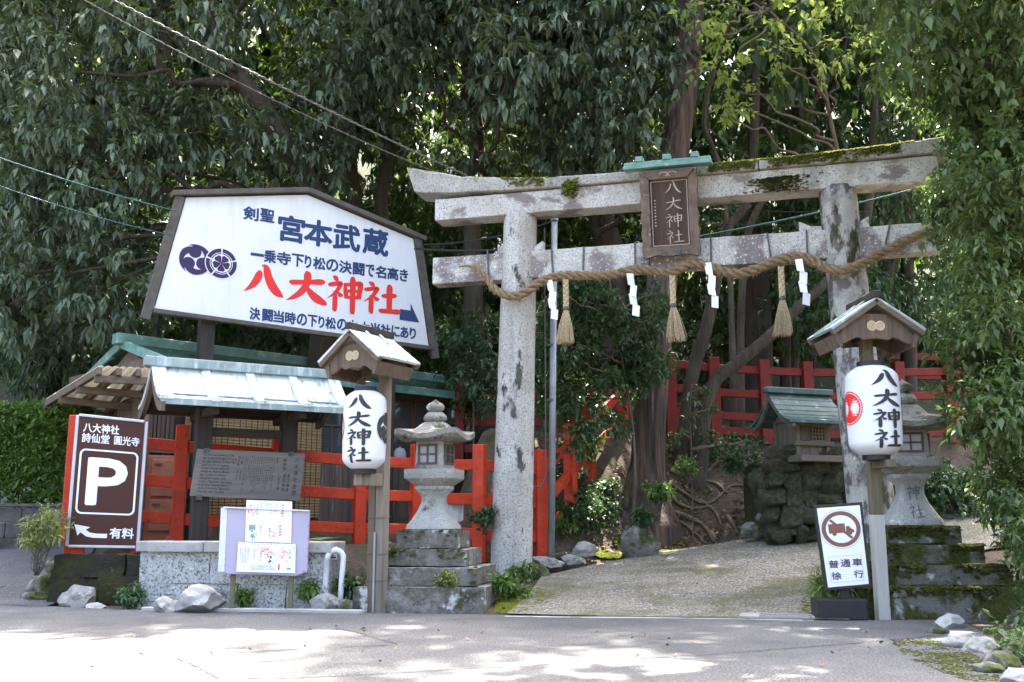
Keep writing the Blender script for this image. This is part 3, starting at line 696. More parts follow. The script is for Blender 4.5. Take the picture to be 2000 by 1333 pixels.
# plaque
a = FT.p(1312, 503, -.12); FP = Fr(*FT.w(a[0], -.10, a[1]), R(-15.34))
plq = thing('shrine_plaque', 'carved wooden shrine name plaque hanging on the torii under a small copper roof', 'plaque', FP)
plq.rotation_euler = (R(9), 0, R(-15.34))
PW, PH = .355, 1.03
side = []
for k in range(25):
    t = k/24; side.append((PW-.035+.018*abs(math.sin(t*math.pi*5.5))+.02*t*0, t*PH))
side2 = [(-x, z) for x, z in side]
IW, I0, I1 = .225, .13, PH-.11
MB().prism([(x, z) for x, z in side] + [(IW, I1), (IW, I0)], -.05, .05).build('frame_side', G['wood_plaque_frame'], plq, bevel=.006)
MB().prism([(x, z) for x, z in side2] + [(-IW, I1), (-IW, I0)], -.05, .05).build('frame_side', G['wood_plaque_frame'], plq, bevel=.006)
MB().prism([(-PW+.05, .0),(-.16, .035),(0,.015),(.16,.035),(PW-.05,0),(PW-.03,.06),(IW-.002, I0),(-IW+.002, I0),(-PW+.03,.06)], -.055, .045).build('frame_foot', G['wood_plaque_frame'], plq, bevel=.006)
MB().prism([(-PW+.05, PH-.01),(PW-.05,PH-.01),(IW-.002, I1),(-IW+.002, I1)], -.055, .045).build('frame_head', G['wood_plaque_frame'], plq, bevel=.006)
MB().box(-IW, IW, .005, .03, I0, I1).build('panel', G['wood_plaque'], plq)
mb = MB()
for x0, x1, z0, z1 in ((-IW+.012, -IW+.022, I0+.012, I1-.012), (IW-.022, IW-.012, I0+.012, I1-.012), (-IW+.022, IW-.022, I1-.022, I1-.012), (-IW+.022, IW-.022, I0+.012, I0+.022)):
    mb.box(x0, x1, -.004, .005, z0, z1)
mb.build('border', G['carved'], plq)
mb = MB()
for ch, z0 in (('八', .745), ('大', .555), ('神', .36), ('社', .17)):
    brush_flat(ch, -.05, .145, z0, z0+.155, .001, mb, .62)
mb.build('lettering', G['carved'], plq)
ticks(MB(), -.19, -.15, .22, .70, .002, 1, 13, random.Random(3), 1).build('small_lettering', G['carved'], plq)['kind'] = 'stuff'
for sx in (-1, 1):        # scroll carving on the head of the frame
    mb = MB(); mb.tube([(sx*(.05+.05*math.cos(t)), -.058, PH-.055+.025*math.sin(t)) for t in np.linspace(0, 4.2, 14)], .006, 6); mb.build('scroll', G['carved'], plq)
for x in (-.07, .09): MB().box(x-.03, x+.02, -.075, -.05, .02, .075).build('hook', G['iron'], plq)
roof = MB().box(-.51, .51, -.13, .10, PH+.025, PH+.06).build('roof', G['copper_green'], plq, bevel=.004)
MB().box(-.50, .50, -.10, .06, PH+.062, PH+.105).build('ridge', G['copper_green'], roof, bevel=.004)
for x in (-.32, 0, .32): MB().box(x-.045, x+.045, -.115, .03, PH+.107, PH+.165).build('billet', G['copper_green'], roof, bevel=.004)

# rope, ties, tassels, paper streamers
RP = [(897,521,.2),(915,520,.3),(932,526,.5),(950,542,.65),(964,562,.8),(985,575,.95),(1010,578,1),(1035,566,1),(1057,550,1),(1085,541,1),(1110,538,1),(1150,539,1),(1200,536,1),(1240,526,1),(1280,529,1),
      (1310,532,1),(1350,516,1.05),(1385,521,1.05),(1410,530,1.05),(1440,535,1.05),(1470,528,1.05),(1500,516,1.05),(1530,506,1.05),(1560,502,1.05),(1590,510,1.05),(1612,522,1),(1640,528,1),(1670,521,1),(1700,506,1),
      (1725,492,1),(1760,474,.95),(1790,461,.9),(1815,452,.8),(1850,444,.6)]
def rope_y(px):
    for c, r in ((1008, 62), (1652, 70)):
        d = abs(px-c)
        if d < r: return -.07-.145*math.cos(d/r*math.pi/2)**.8
    return -.075
pts = []
for px, py, q in RP:
    y = rope_y(px); x, z = FT.p(px, py, y); pts.append((x, y, z, .052*q))
rope = thing('rice_straw_rope', 'thick twisted straw rope slung along the tie beam of the torii', 'rope', FT)
Q = cr(pts, 9); mb = MB(); n = len(Q); L = 0; fib = MB(); rr = random.Random(8)
cen = [Vector(q[:3]) for q in Q]; rad = [q[3] for q in Q]
for st in range(3):
    path = []; rads = []; L = 0
    for i in range(n):
        d = (cen[min(i+1, n-1)]-cen[max(i-1, 0)]).normalized(); u = Vector((0,1,0)); u = (u-d*u.dot(d)).normalized(); v = d.cross(u)
        if i: L += (cen[i]-cen[i-1]).length
        a = L*20 + st*2*math.pi/3; path.append(cen[i] + (u*math.cos(a)+v*math.sin(a))*rad[i]*.60); rads.append(rad[i]*.52*(1+.06*rr.uniform(-1,1)))
        for k in range(3):
            b = rr.uniform(0, 6.28); o = (u*math.cos(b)+v*math.sin(b)); p0 = cen[i]+o*rad[i]*.9
            p1 = p0 + (o*rr.uniform(.3,1)+d*rr.uniform(-1,1)+Vector((0,0,-.4)))*rr.uniform(.02,.055)
            fib.add([p0, p0+d*.003, p1], [(0,1,2)])
    mb.tube(path, rads, 9)
mb.build('strands', G['rope'], rope, smooth=True); fib.build('fibres', G['straw'], rope)['kind'] = 'stuff'
for x0, y0, x1, y1 in ((952,488,955,553),(1077,486,1080,533),(1140,482,1139,528),(1240,474,1241,522),(1388,463,1389,512),(1498,455,1506,506),(1575,449,1577,498),(1739,434,1729,478)):
    p = FT.p(x0, y0, -.012); q = FT.p(x1, y1, -.012); MB().bar((p[0], -.012, p[1]), (q[0], -.014, q[1]), .02, .012).build('tie', G['iron'], rope)
def tassel(px, py0, py1, label, seed):
    y = -.09; x, z = FT.p(px, py0, y); _, zb = FT.p(px, py1, y); H = z-zb; rr = random.Random(seed)
    t = thing('straw_tassel', label, 'tassel', Fr(*FT.w(x, y, z), FT.a), 'straw tassels on the rope')
    mb = MB(); n = 11; bl = H*.46
    for k in range(n):                       # plait: alternate leaning lumps
        zz = -bl*k/n; sg = 1 if k % 2 else -1
        for s2 in (1, -1):
            c0 = Vector((s2*.030, 0, zz-.0*bl)); c1 = Vector((-s2*.004, -.012*s2*sg, zz-bl/n*1.9))
            mb.tube([c0+(c1-c0)*q for q in (0,.25,.5,.75,1)], [.004,.018,.021,.016,.004], 7)
    mb.build('plait', G['straw'], t, smooth=True)
    MB().lathe([(.030,-bl-.035),(.034,-bl-.02),(.034,-bl+.01),(.03,-bl+.02)], 14).build('binding', G['iron'], t, smooth=True)
    mb = MB(); lean = rr.uniform(-.03, .03)
    for k in range(170):
        a = rr.uniform(0, 6.283); q = rr.random()**.5; r0 = .028*q; r1 = .112*q*rr.uniform(.75, 1.15); zz = -H*rr.uniform(.94, 1.02)
        p0 = Vector((r0*math.cos(a), r0*math.sin(a), -bl-.02)); p2 = Vector((r1*math.cos(a)+lean, r1*math.sin(a), zz))
        p1 = p0.lerp(p2, .5) + Vector((math.cos(a), math.sin(a), 0))*.012*q
        mb.tube([p0, p1, p2], [.0036,.0034,.0026], 3, cap=False)
    mb.build('straw', G['straw'], t)
tassel(1105, 545, 671, 'pale straw tassel hanging nearest the left torii pillar', 1)
tassel(1313, 537, 667, 'straw tassel hanging below the wooden plaque, the middle one of three', 2)
tassel(1525, 520, 656, 'darker straw tassel hanging nearest the right torii pillar', 3)
def shide(px, py0, py1, label, seed):
    y = -.135; x, z = FT.p(px, py0, y); _, zb = FT.p(px, py1, y); H = z-zb; rr = random.Random(seed); mb = MB()
    w = .082; h = H*.33; zz = 0; xs = [-.035, .012, -.012, .034]
    for k in range(4):
        a = rr.uniform(-.35, .35); M = Matrix.Translation((xs[k], -.003*k, zz)) @ Matrix.Rotation(a, 4, 'Z') @ Matrix.Rotation(rr.uniform(-.15, .15), 4, 'X')
        sk = .02 if k % 2 == 0 else -.01
        q = [(-w/2, 0 if k == 0 else -.012), (w/2, 0 if k == 0 else (-.045 if k % 2 else .01)), (w/2+sk, -h*(.95 if k % 2 == 0 else 1.05)), (-w/2+sk, -h*(.80 if k % 2 == 0 else .92))]
        mb.prism(q, -.0006, .0006, M); zz -= H*.235
    o = mb.build('paper_streamer', G['paper_white']); o.location = FT.w(x, y, z); o.rotation_euler = (0, 0, FT.a)
    tag(o, label, 'paper streamer', 'zigzag paper streamers on the rope')
shide(1078, 547, 622, 'white zigzag paper streamer beside the left torii pillar and grey pole', 1)
shide(1236, 534, 616, 'white zigzag paper streamer hanging left of the wooden plaque', 2)
shide(1388, 513, 599, 'white zigzag paper streamer hanging just right of the wooden plaque', 3)
shide(1566, 506, 594, 'white zigzag paper streamer beside the right torii pillar', 4)
G['seam_grey'] = mat('seam_grey', (.45,.46,.46), (.55,.56,.56), 8, bump=0)
# ------------------------------------------------------------------ the big painted signboard
FS = Fr(-4.573, 12.6, 0, R(33))
big = thing('signboard', 'large white gabled shrine signboard with blue and red lettering on a dark post', 'signboard', FS)
q = [FS.p(x, y) for x, y in ((301.8,603.5),(837,675.7),(807,467),(600,381),(363.8,386.5))]
MB().prism(q, 0, .03).build('panel', G['panel_white'], big)
for px in (452, 640):                    # joints between the panel sheets
    a_ = FS.p(px, 500)[0]; MB().box(a_-.0015, a_+.0015, -.0012, -.0004, FS.p(px, 384 if px < 600 else 400)[1]-.06, FS.p(px, 605+(px-302)*.135)[1]+.05).build('panel_joint', G['seam_grey'], big)
def fbar(a, b, w, h, name='frame_bar', y=0.0, m='wood_frame'):
    p = FS.p(*a); r = FS.p(*b); return MB().bar((p[0], y, p[1]), (r[0], y, r[1]), w, h).build(name, G[m], big, bevel=.006)
fbar((352,384),(283,624), .12, .068); fbar((815,466),(850,701), .12, .068)
fbar((298,607.5),(843,681.5), .11, .06, y=.002)
fbar((335,379.5),(600,373), .15, .07, y=-.004); fbar((600,373),(829,468.5), .15, .07, y=-.005)
p = FS.p(404, 640, .14)
MB().box(p[0]-.095, p[0]+.095, .08, .24, .5, FS.p(404, 420, .1)[1]).build('post', G['wood_dark_v'], big, bevel=.006)
p = FS.p(760, 640, .14)
MB().box(p[0]-.095, p[0]+.095, .08, .24, .5, FS.p(760, 500, .1)[1]).build('post', G['wood_dark_v'], big, bevel=.006)
def st(body, tl, br, m, bold=.03):
    mb = MB(); put_text(FS, -.003, tl, br, body, mb, bold); mb.build('lettering', G[m], big)
def chars(items, m, bold=.035):           # each char in its own box on the panel
    mb = MB()
    for ch, x0, y0, x1, y1 in items: put_text(FS, -.003, (x0, y0), (x1, y1), ch, mb, bold)
    mb.build('lettering', G[m], big)
K = 3.226
def ck(s_, boxes): return [(c, 260+b[0]/K, 340+b[1]/K, 260+b[2]/K, 340+b[3]/K) for c, b in zip(s_, boxes)]
# boxes: left edge at its own height and right edge at its own height both follow the board's slope
def row(s_, xs, ytop0, ytop1, h0, h1, m, bold):
    x0, x1 = xs[0][0], xs[-1][1]; bx = []
    for a, b in xs:
        t0 = (a-x0)/(x1-x0); t1 = (b-x0)/(x1-x0)
        bx.append((a, ytop0+(ytop1-ytop0)*t0, b, ytop0+(ytop1-ytop0)*t1 + h0+(h1-h0)*t1))
    chars(ck(s_, bx), m, bold)
row('剣聖', [(695,790),(802,890)], 200, 224, 92, 88, 'ink_blue', .035)
row('宮本武蔵', [(915,1080),(1080,1255),(1262,1430),(1448,1608)], 248, 358, 172, 168, 'ink_blue', .034)
row('一乗寺下り松の決闘で名高き', [(742,822),(826,900),(905,995),(1000,1075),(1082,1122),(1135,1212),(1217,1292),(1298,1378),(1385,1458),(1465,1520),(1527,1595),(1602,1672),(1680,1732)], 462, 604, 84, 78, 'ink_blue', .036)
row('決闘当時の下り松の古木当社にあり', [(735,800),(815,880),(885,950),(958,1025),(1032,1095),(1100,1160),(1168,1205),(1212,1278),(1285,1345),(1350,1415),(1425,1490),(1495,1555),(1560,1622),(1628,1680),(1684,1735),(1742,1782)], 838, 972, 78, 72, 'ink_blue', .036)
mb = MB()
for ch, (x0, y0, x1, y1) in zip('八大神社', [(695,575,945,800),(962,618,1220,845),(1222,652,1440,890),(1450,690,1672,905)]):
    # slanted box: keep the strokes upright but let the baseline follow the board
    A = FS.p(260+x0/K, 340+(y1-.115*(x1-x0))/K); B = FS.p(260+x1/K, 340+y1/K); T = FS.p(260+x0/K, 340+y0/K)
    zb = (A[1]+B[1])/2
    brush_flat(ch, A[0], B[0], zb+.03, zb+.03+(FS.p(260+x1/K, 340+y0/K)[1]+T[1])/2-zb-.02, -.003, mb, 1.42)
mb.build('lettering', G['ink_red'], big)
q = [FS.p(260+x/K, 340+y/K) for x, y in ((1678,920),(1680,852),(1748,862),(1747,815),(1803,938))]
MB().prism(q, -.004, -.001).build('arrow', G['ink_blue'], big)
c1 = FS.p(260+392/K, 340+540/K); c2 = FS.p(260+555/K, 340+565/K); rw = abs(FS.p(260+652/K, 340+575/K)[0]-c2[0])
def ell(o, c): o.location = (c[0], 0, c[1]); return o
mb = MB(); tomoe(0, 0, rw*1.02, -.003, mb); o = ell(mb.build('emblem', G['ink_purple'], big), c1); o.scale = (1, 1, .97)
mb = MB(); disc(0, 0, rw*1.06, -.0062, mb, 40); ell(mb.build('emblem_ground', G['panel_white'], big), c2).scale = (1, 1, .97)
mb = MB(); wheel(0, 0, rw, -.0075, mb); ell(mb.build('emblem', G['ink_purple'], big), c2).scale = (1, 1, .97)

# ------------------------------------------------------------------ parking sign
FK = Fr(*at(140, 1069, 11.1), R(8)); FK.o.z = 0
park = thing('parking_sign', 'brown parking sign with a big white P and left arrow on red posts', 'sign', FK)
def pk(px, py): return FK.p(px, py)
TL, TR, BR, BL = pk(155,811), pk(283,824), pk(265,1069), pk(134,1067)
MB().prism([TL, TR, BR, BL], -.005, .05).build('panel', G['brown'], park)
def kb(a, b, w, h, m, y=0, name='frame_bar'): return MB().bar((a[0], y, a[1]), (b[0], y, b[1]), w, h).build(name, G[m], park, bevel=.004)
kb(TL, TR, .075, .028, 'alu', .018); kb(TR, BR, .072, .028, 'alu', .018); kb(BL, BR, .075, .028, 'alu', .017); kb(TL, BL, .072, .028, 'alu', .018)
a = pk(150,814); b = pk(119,1140); MB().bar((a[0]-.012, .11, a[1]), (b[0], .11, b[1]), .05, .06).build('post', G['red'], park, bevel=.004)
a = pk(272,830); b = pk(262,1085); MB().bar((a[0]-.03, .11, a[1]), (b[0]-.03, .11, b[1]), .05, .06).build('post', G['red'], park, bevel=.004)
MB().box(pk(130,1075)[0], pk(160,1075)[0], .06, .11, pk(130,1082)[1], pk(130,1066)[1]).build('bracket', G['red'], park)
def bil(u, v):                       # point on the sheet: u across, v down
    t = [TL[i]*(1-u)+TR[i]*u for i in (0, 1)]; b = [BL[i]*(1-u)+BR[i]*u for i in (0, 1)]
    return (t[0]*(1-v)+b[0]*v, t[1]*(1-v)+b[1]*v)
def ptext(body, u0, v0, u1, v1, bold, name='lettering'):
    V_, F_ = text_poly(body, 0); a = min(v[0] for v in V_); b = max(v[0] for v in V_); c = min(v[1] for v in V_); d = max(v[1] for v in V_)
    mb = MB(); e = bold*(v1-v0)
    for i, (ax, az) in enumerate(((0,0),(1.8,.4),(-1.8,-.4),(.8,1),(-.8,-1),(1.5,-.7),(-1.5,.7))):
        vs = []
        for x, y in V_:
            p = bil(u0+(x-a)/(b-a)*(u1-u0)+ax*e, v1-(y-c)/(d-c)*(v1-v0)-az*e); vs.append((p[0], -.0065-.0002*i, p[1]))
        mb.add(vs, F_)
    mb.build(name, G['white'], park)
ptext('八大神社', .08, .055, .62, .125, .025); ptext('詩仙堂', .07, .135, .485, .205, .02); ptext('圓光寺', .56, .135, .94, .205, .02)
ptext('P', .21, .33, .78, .675, .035); ptext('有料', .60, .855, .955, .935, .03)
vs = []                                  # rounded frame line
def rrect(u0, v0, u1, v1, ru, rv, n=6):
    out = []
    for cu, cv, a0 in ((u1-ru, v0+rv, -90), (u1-ru, v1-rv, 0), (u0+ru, v1-rv, 90), (u0+ru, v0+rv, 180)):
        for k in range(n+1): t = R(a0+90*k/n); out.append((cu+ru*math.cos(t), cv+rv*math.sin(t)))
    return out
A_ = rrect(.055, .255, .945, .755, .09, .045); B_ = rrect(.085, .268, .915, .742, .065, .034)
for (u, v), (u2, v2) in zip(A_, B_):
    p = bil(u, v); q = bil(u2, v2); vs += [(p[0], -.0065, p[1]), (q[0], -.0065, q[1])]
n = len(A_); MB().add(vs, [(2*i, 2*i+1, (2*i+3) % (2*n), (2*i+2) % (2*n)) for i in range(n)]).build('frame_line', G['white'], park)
ar = [(.06,.835),(.30,.855),(.235,.875),(.30,.895),(.40,.902),(.56,.902),(.56,.935),(.36,.935),(.25,.925),(.16,.895),(.12,.92)]
mb = MB(); vs = [(bil(u, v)[0], -.0065, bil(u, v)[1]) for u, v in ar]; mb.add(vs, [(0,1,2),(0,2,9),(0,9,10),(2,3,9),(3,8,9),(3,4,8),(4,7,8),(4,5,6,7)]); mb.build('arrow', G['white'], park)

# mossy low wall below the parking sign
def rough_block(name, fr, x0, x1, y0, y1, z0, z1, m, parent=None, seed=0, amp=.025, nx=14, nz=8):
    bm = bmesh.new(); bmesh.ops.create_cube(bm, size=1)
    bmesh.ops.subdivide_edges(bm, edges=bm.edges[:], cuts=7, use_grid_fill=True)
    for v in bm.verts:
        x = x0+(v.co.x+.5)*(x1-x0); y = y0+(v.co.y+.5)*(y1-y0); z = z0+(v.co.z+.5)*(z1-z0)
        f = [float(vnoise(x*5+k*17, y*5, z*5, seed+k))-.5 for k in range(3)]; g = [float(vnoise(x*16+k*17, y*16, z*16, seed+k))-.5 for k in range(3)]
        v.co = Vector((x+amp*(f[0]*1.6+g[0]*.6), y+amp*(f[1]*1.6+g[1]*.6), z+amp*(f[2]*1.2+g[2]*.6)))
    me = bpy.data.meshes.new(name); bm.to_mesh(me); bm.free()
    return mesh_ob(me, name, m, parent, auto=50, bevel=0)
G['moss_wall'] = mat('moss_wall', (.035,.03,.02), (.02,.018,.012), 6, rough=1, bump=1, bscale=40, layers=[dict(col=(.20,.19,.175), scale=5, lo=.63, hi=.7), dict(col=DMOSS, colb=(.06,.055,.012), scale=3, lo=.46, hi=.6, det=10), dict(col=MOSS, colb=MOSSB, scale=6, lo=.9, hi=1.1, up=.45)])
fw = Fr(-4.90, 10.98, 0, R(-4))
wl = thing('retaining_wall', 'low dark stone retaining wall covered in moss under the parking sign', 'wall', fw)
k = 0
for x0, x1, z0, z1 in ((0,.52,.0,.25),(.53,1.02,-.02,.28),(.0,.36,.255,.50),(.37,.80,.285,.51),(.81,1.06,.29,.50)):
    rough_block('block', fw, x0, x1, 0, .5, z0, z1, G['moss_wall'], wl, 20+k, .03); k += 1
rock('rock', 'squarish dark rock at the foot of the mossy wall under the parking sign', 155, 1166, 66, 42, 10.72, 'rock', 11)
rock('rock', 'small flat pale stone on the road edge left of the granite planter', 188, 1185, 36, 14, 10.45, 'rock_pale', 12)
rock('rock', 'large pale boulder in front of the granite planter', 388, 1168, 82, 46, 10.0, 'rock_pale', 13, dep=.9)
rock('rock', 'small cream coloured pointed stone beside the pale boulder', 325, 1180, 42, 32, 9.98, 'rock_pale', 14)
rock('rock', 'brown angular rock at the right end of the granite planter', 641, 1178, 56, 34, 10.05, 'rock', 15)
rock('rock', 'small dark rock touching the left lantern plinth', 672, 1184, 28, 26, 10.0, 'rock_mossy', 16)
for k, (x, y, w_, h_, Y) in enumerate(((92,1140,60,50,11.3),(70,1165,50,24,11.2),(110,1110,40,40,11.4))):
    rock('rock', ['mossy rock below the nandina at the corner of the side street','low flat mossy rock at the corner of the road and side street','mossy rock tucked beside the red post of the parking sign'][k], x, y, w_, h_, Y, 'rock_mossy', 30+k)

# ------------------------------------------------------------------ granite planter
a = at(288, 1190, 10.42); b = at(640, 1190, 10.12)
FG = Fr(a.x, a.y, 0, math.atan2(b.y-a.y, b.x-a.x))
pl = thing('granite_planter', 'rough granite block planter wall with smooth cap stones behind the notice board', 'planter', FG)
W = (b-a).length; HT = .545
cuts = [0, .50, 1.02, W-.02]
k = 0
for zi, (z0, z1) in enumerate(((-.03, .235), (.243, HT))):
    xs = [0, .42, .98, 1.45, W] if zi == 0 else [0, .64, 1.25, W]
    for x0, x1 in zip(xs[:-1], xs[1:]):
        lean = .045*(HT-z0)/HT if x0 == 0 else 0
        rough_block('block', FG, x0+.004-lean, x1-.004, 0+.012*zi, .42, z0, z1, G['planter'], pl, 40+k, .011); k += 1
MB().box(.0, W-.01, .03, .40, -.03, HT-.01).build('mortar', G['mortar'], pl)
rough_block('block', FG, -.20, .0, .16, .6, -.03, HT, G['planter'], pl, 60, .011)
MB().box(-.02, .58, -.05, .40, HT+.004, .655).build('cap', G['kerb'], pl, bevel=.012, seg=2)
MB().box(.586, 1.26, -.05, .40, HT+.004, .657).build('cap', G['kerb'], pl, bevel=.012, seg=2)
MB().box(1.266, W+.03, -.05, .40, HT+.004, .655).build('cap', G['kerb'], pl, bevel=.012, seg=2)
MB().prism([(-.24,HT+.004),(-.026,HT+.004),(-.026,.655),(-.24,.655)], .12, .55).build('cap', G['kerb'], pl, bevel=.012, seg=2)

# ------------------------------------------------------------------ notice board with posters
FN = Fr(*at(515, 1122, 9.98), R(4)); FN.o.z = 0
nb = thing('notice_board', 'lilac cloth covered notice board on two thin wooden legs', 'notice board', FN)
def npx(px, py): return FN.p(px, py)
q = [npx(*p) for p in ((437,991),(605,998),(600,1118),(575,1126),(520,1123),(445,1122),(431,1116))]
MB().prism(q, 0, .05).build('board', G['lilac'], nb, bevel=.008, seg=2)
MB().bar((*[npx(437,991)[0], .0], npx(437,991)[1]), (npx(605,998)[0], .0, npx(605,998)[1]), .06, .012).build('rim', G['white_pipe'], nb)
MB().bar((npx(438,992)[0], .0, npx(437,992)[1]), (npx(432,1117)[0], .0, npx(432,1117)[1]), .06, .012).build('rim', G['white_pipe'], nb)
G['leg_green'] = wood('leg_green', (.16,.15,.075), (.10,.095,.045))
for px in (453, 567):
    x = npx(px, 1120)[0]; MB().box(x-.022, x+.022, .055, .095, -.05, .95).build('leg', G['leg_green'], nb)
rr = random.Random(5)
for (px, py) in ((441,1038),(439,1060),(440,1092),(439,1104),(602,1028),(601,1052),(600,1072),(600,1087),(596,1116),(592,1117)):
    x, z = npx(px, py); MB().lathe([(.006,0),(.005,.004)], 8, M=Matrix.Translation((x, -.001, z)) @ Matrix.Rotation(R(90), 4, 'X')).build('pin', G['rust_cab'], nb)
G['pink'] = mat('pink', (.75,.20,.30), (.85,.45,.25), 60, bump=0); G['teal'] = mat('teal', (.10,.28,.24), (.3,.45,.4), 60, bump=0)
def poster(label, corners, y, marks):
    o = thing('poster', label, 'poster', Fr(FN.o.x, FN.o.y, FN.o.z, FN.a)); q = [FN.p(*c) for c in corners]
    MB().prism(q, y, y+.002).build('sheet', G['paper_white'], o)
    x0, x1 = q[0][0], q[1][0]; z1, z0 = q[0][1], q[3][1]
    for kind, m, u0, v0, u1, v1, a_, b_ in marks:
        X0, X1, Z1, Z0 = x0+u0*(x1-x0), x0+u1*(x1-x0), z1+v0*(z0-z1), z1+v1*(z0-z1); mb = MB()
        if kind == 'v': ticks(mb, X0, X1, Z0, Z1, y-.0015, a_, b_, rr, .85); nm = 'print'
        elif kind == 'h': ticks(mb, X0, X1, Z0, Z1, y-.0015, a_, b_, rr, .85, False); nm = 'print'
        elif kind == 'b': mb.add([(X0,y-.0012,Z0),(X1,y-.0012,Z0),(X1,y-.0012,Z1),(X0,y-.0012,Z1)], [(0,1,2,3)]); nm = 'print'
        elif kind == 'd':
            for k in range(a_):
                cx, cz = rr.uniform(X0, X1), rr.uniform(Z0, Z1); disc(cx, cz, rr.uniform(.3, 1)*b_, y-.0013-.00003*k, mb, 7)
            nm = 'print'
        o2 = mb.build(nm, G[m], o); o2['kind'] = 'stuff'
poster('upper white poster with red and green seal prints on the notice board', ((482,977),(571,980),(569,1061),(479,1058)), -.012,
    [('d','pink',.05,.12,.26,.38,26,.012),('v','ink_black',.30,.06,.36,.36,1,9),('v','ink_black',.42,.06,.56,.34,3,8),('v','ink_black',.60,.05,.68,.32,2,9),('v','ink_black',.77,.10,.84,.42,1,5),('d','pink',.72,.10,.86,.35,12,.008),
     ('v','pink',.93,.05,.98,.4,1,8),('b','teal',.08,.60,.22,.72,0,0),('d','teal',.08,.74,.25,.95,20,.011),('v','ink_black',.31,.56,.36,.95,1,9),('v','ink_black',.50,.66,.56,.95,1,5),('d','pink',.56,.68,.68,.92,14,.009),
     ('v','ink_black',.72,.60,.80,.95,1,5),('d','pink',.70,.62,.82,.85,10,.008),('v','pink',.92,.55,.98,.95,1,9)])
poster('lower white poster scattered with pink and orange leaf prints on the notice board', ((466,1059),(578,1063),(577,1120),(462,1117)), -.016,
    [('h','pink',.2,.03,.72,.11,9,1),('v','ink_black',.03,.2,.2,.85,4,12),('d','pink',.28,.2,.62,.62,46,.010),('d','rust_cab',.35,.2,.66,.5,14,.008),('d','pink',.68,.2,.86,.65,22,.010),('v','ink_black',.27,.2,.30,.6,1,8),
     ('v','ink_black',.77,.2,.80,.65,1,7),('v','ink_black',.88,.22,.93,.65,1,5),('v','ink_red',.95,.15,.98,.45,1,4),('d','ink_blue',.54,.5,.61,.7,7,.012),('h','ink_black',.23,.76,.68,.95,20,4),('b','ink_red',.71,.75,.735,.95,0,0),('b','teal',.86,.88,.93,.94,0,0)])

# ------------------------------------------------------------------ white hooped bollard and its small plate
FB = Fr(*at(655, 1160, 10.12), R(15)); FB.o.z = 0
hb = thing('pipe_bollard', 'white bent pipe bollard at the end of the granite planter', 'bollard', FB)
a = FB.p(664, 1166); b = FB.p(640, 1068); top = FB.p(660, 1056)
pp = [(a[0], 0, -.02), (a[0]+.012, 0, .3), (a[0]+.022, 0, .48)]
for t in np.linspace(0, 180, 13): pp.append((a[0]-.055+.077*math.cos(R(t)), 0, .50+.075*math.sin(R(t))))
pp += [(a[0]-.135, .03, .48), (a[0]-.14, .06, .2), (a[0]-.14, .06, .0)]
MB().tube(pp, .027, 14).build('pipe', G['white_pipe'], hb, smooth=True)
pq = [FB.p(*c, .1) for c in ((637,1065),(659,1068),(658,1093),(640,1093))]
pt = MB().prism(pq, .09, .098).build('plate', G['white_pipe'], hb)
MB().add(*fit_text('止', pq[0][0]+.03, pq[1][0]-.012, pq[3][1]+.01, pq[0][1]-.012, .088, .03)).build('lettering', G['ink_black'], pt)
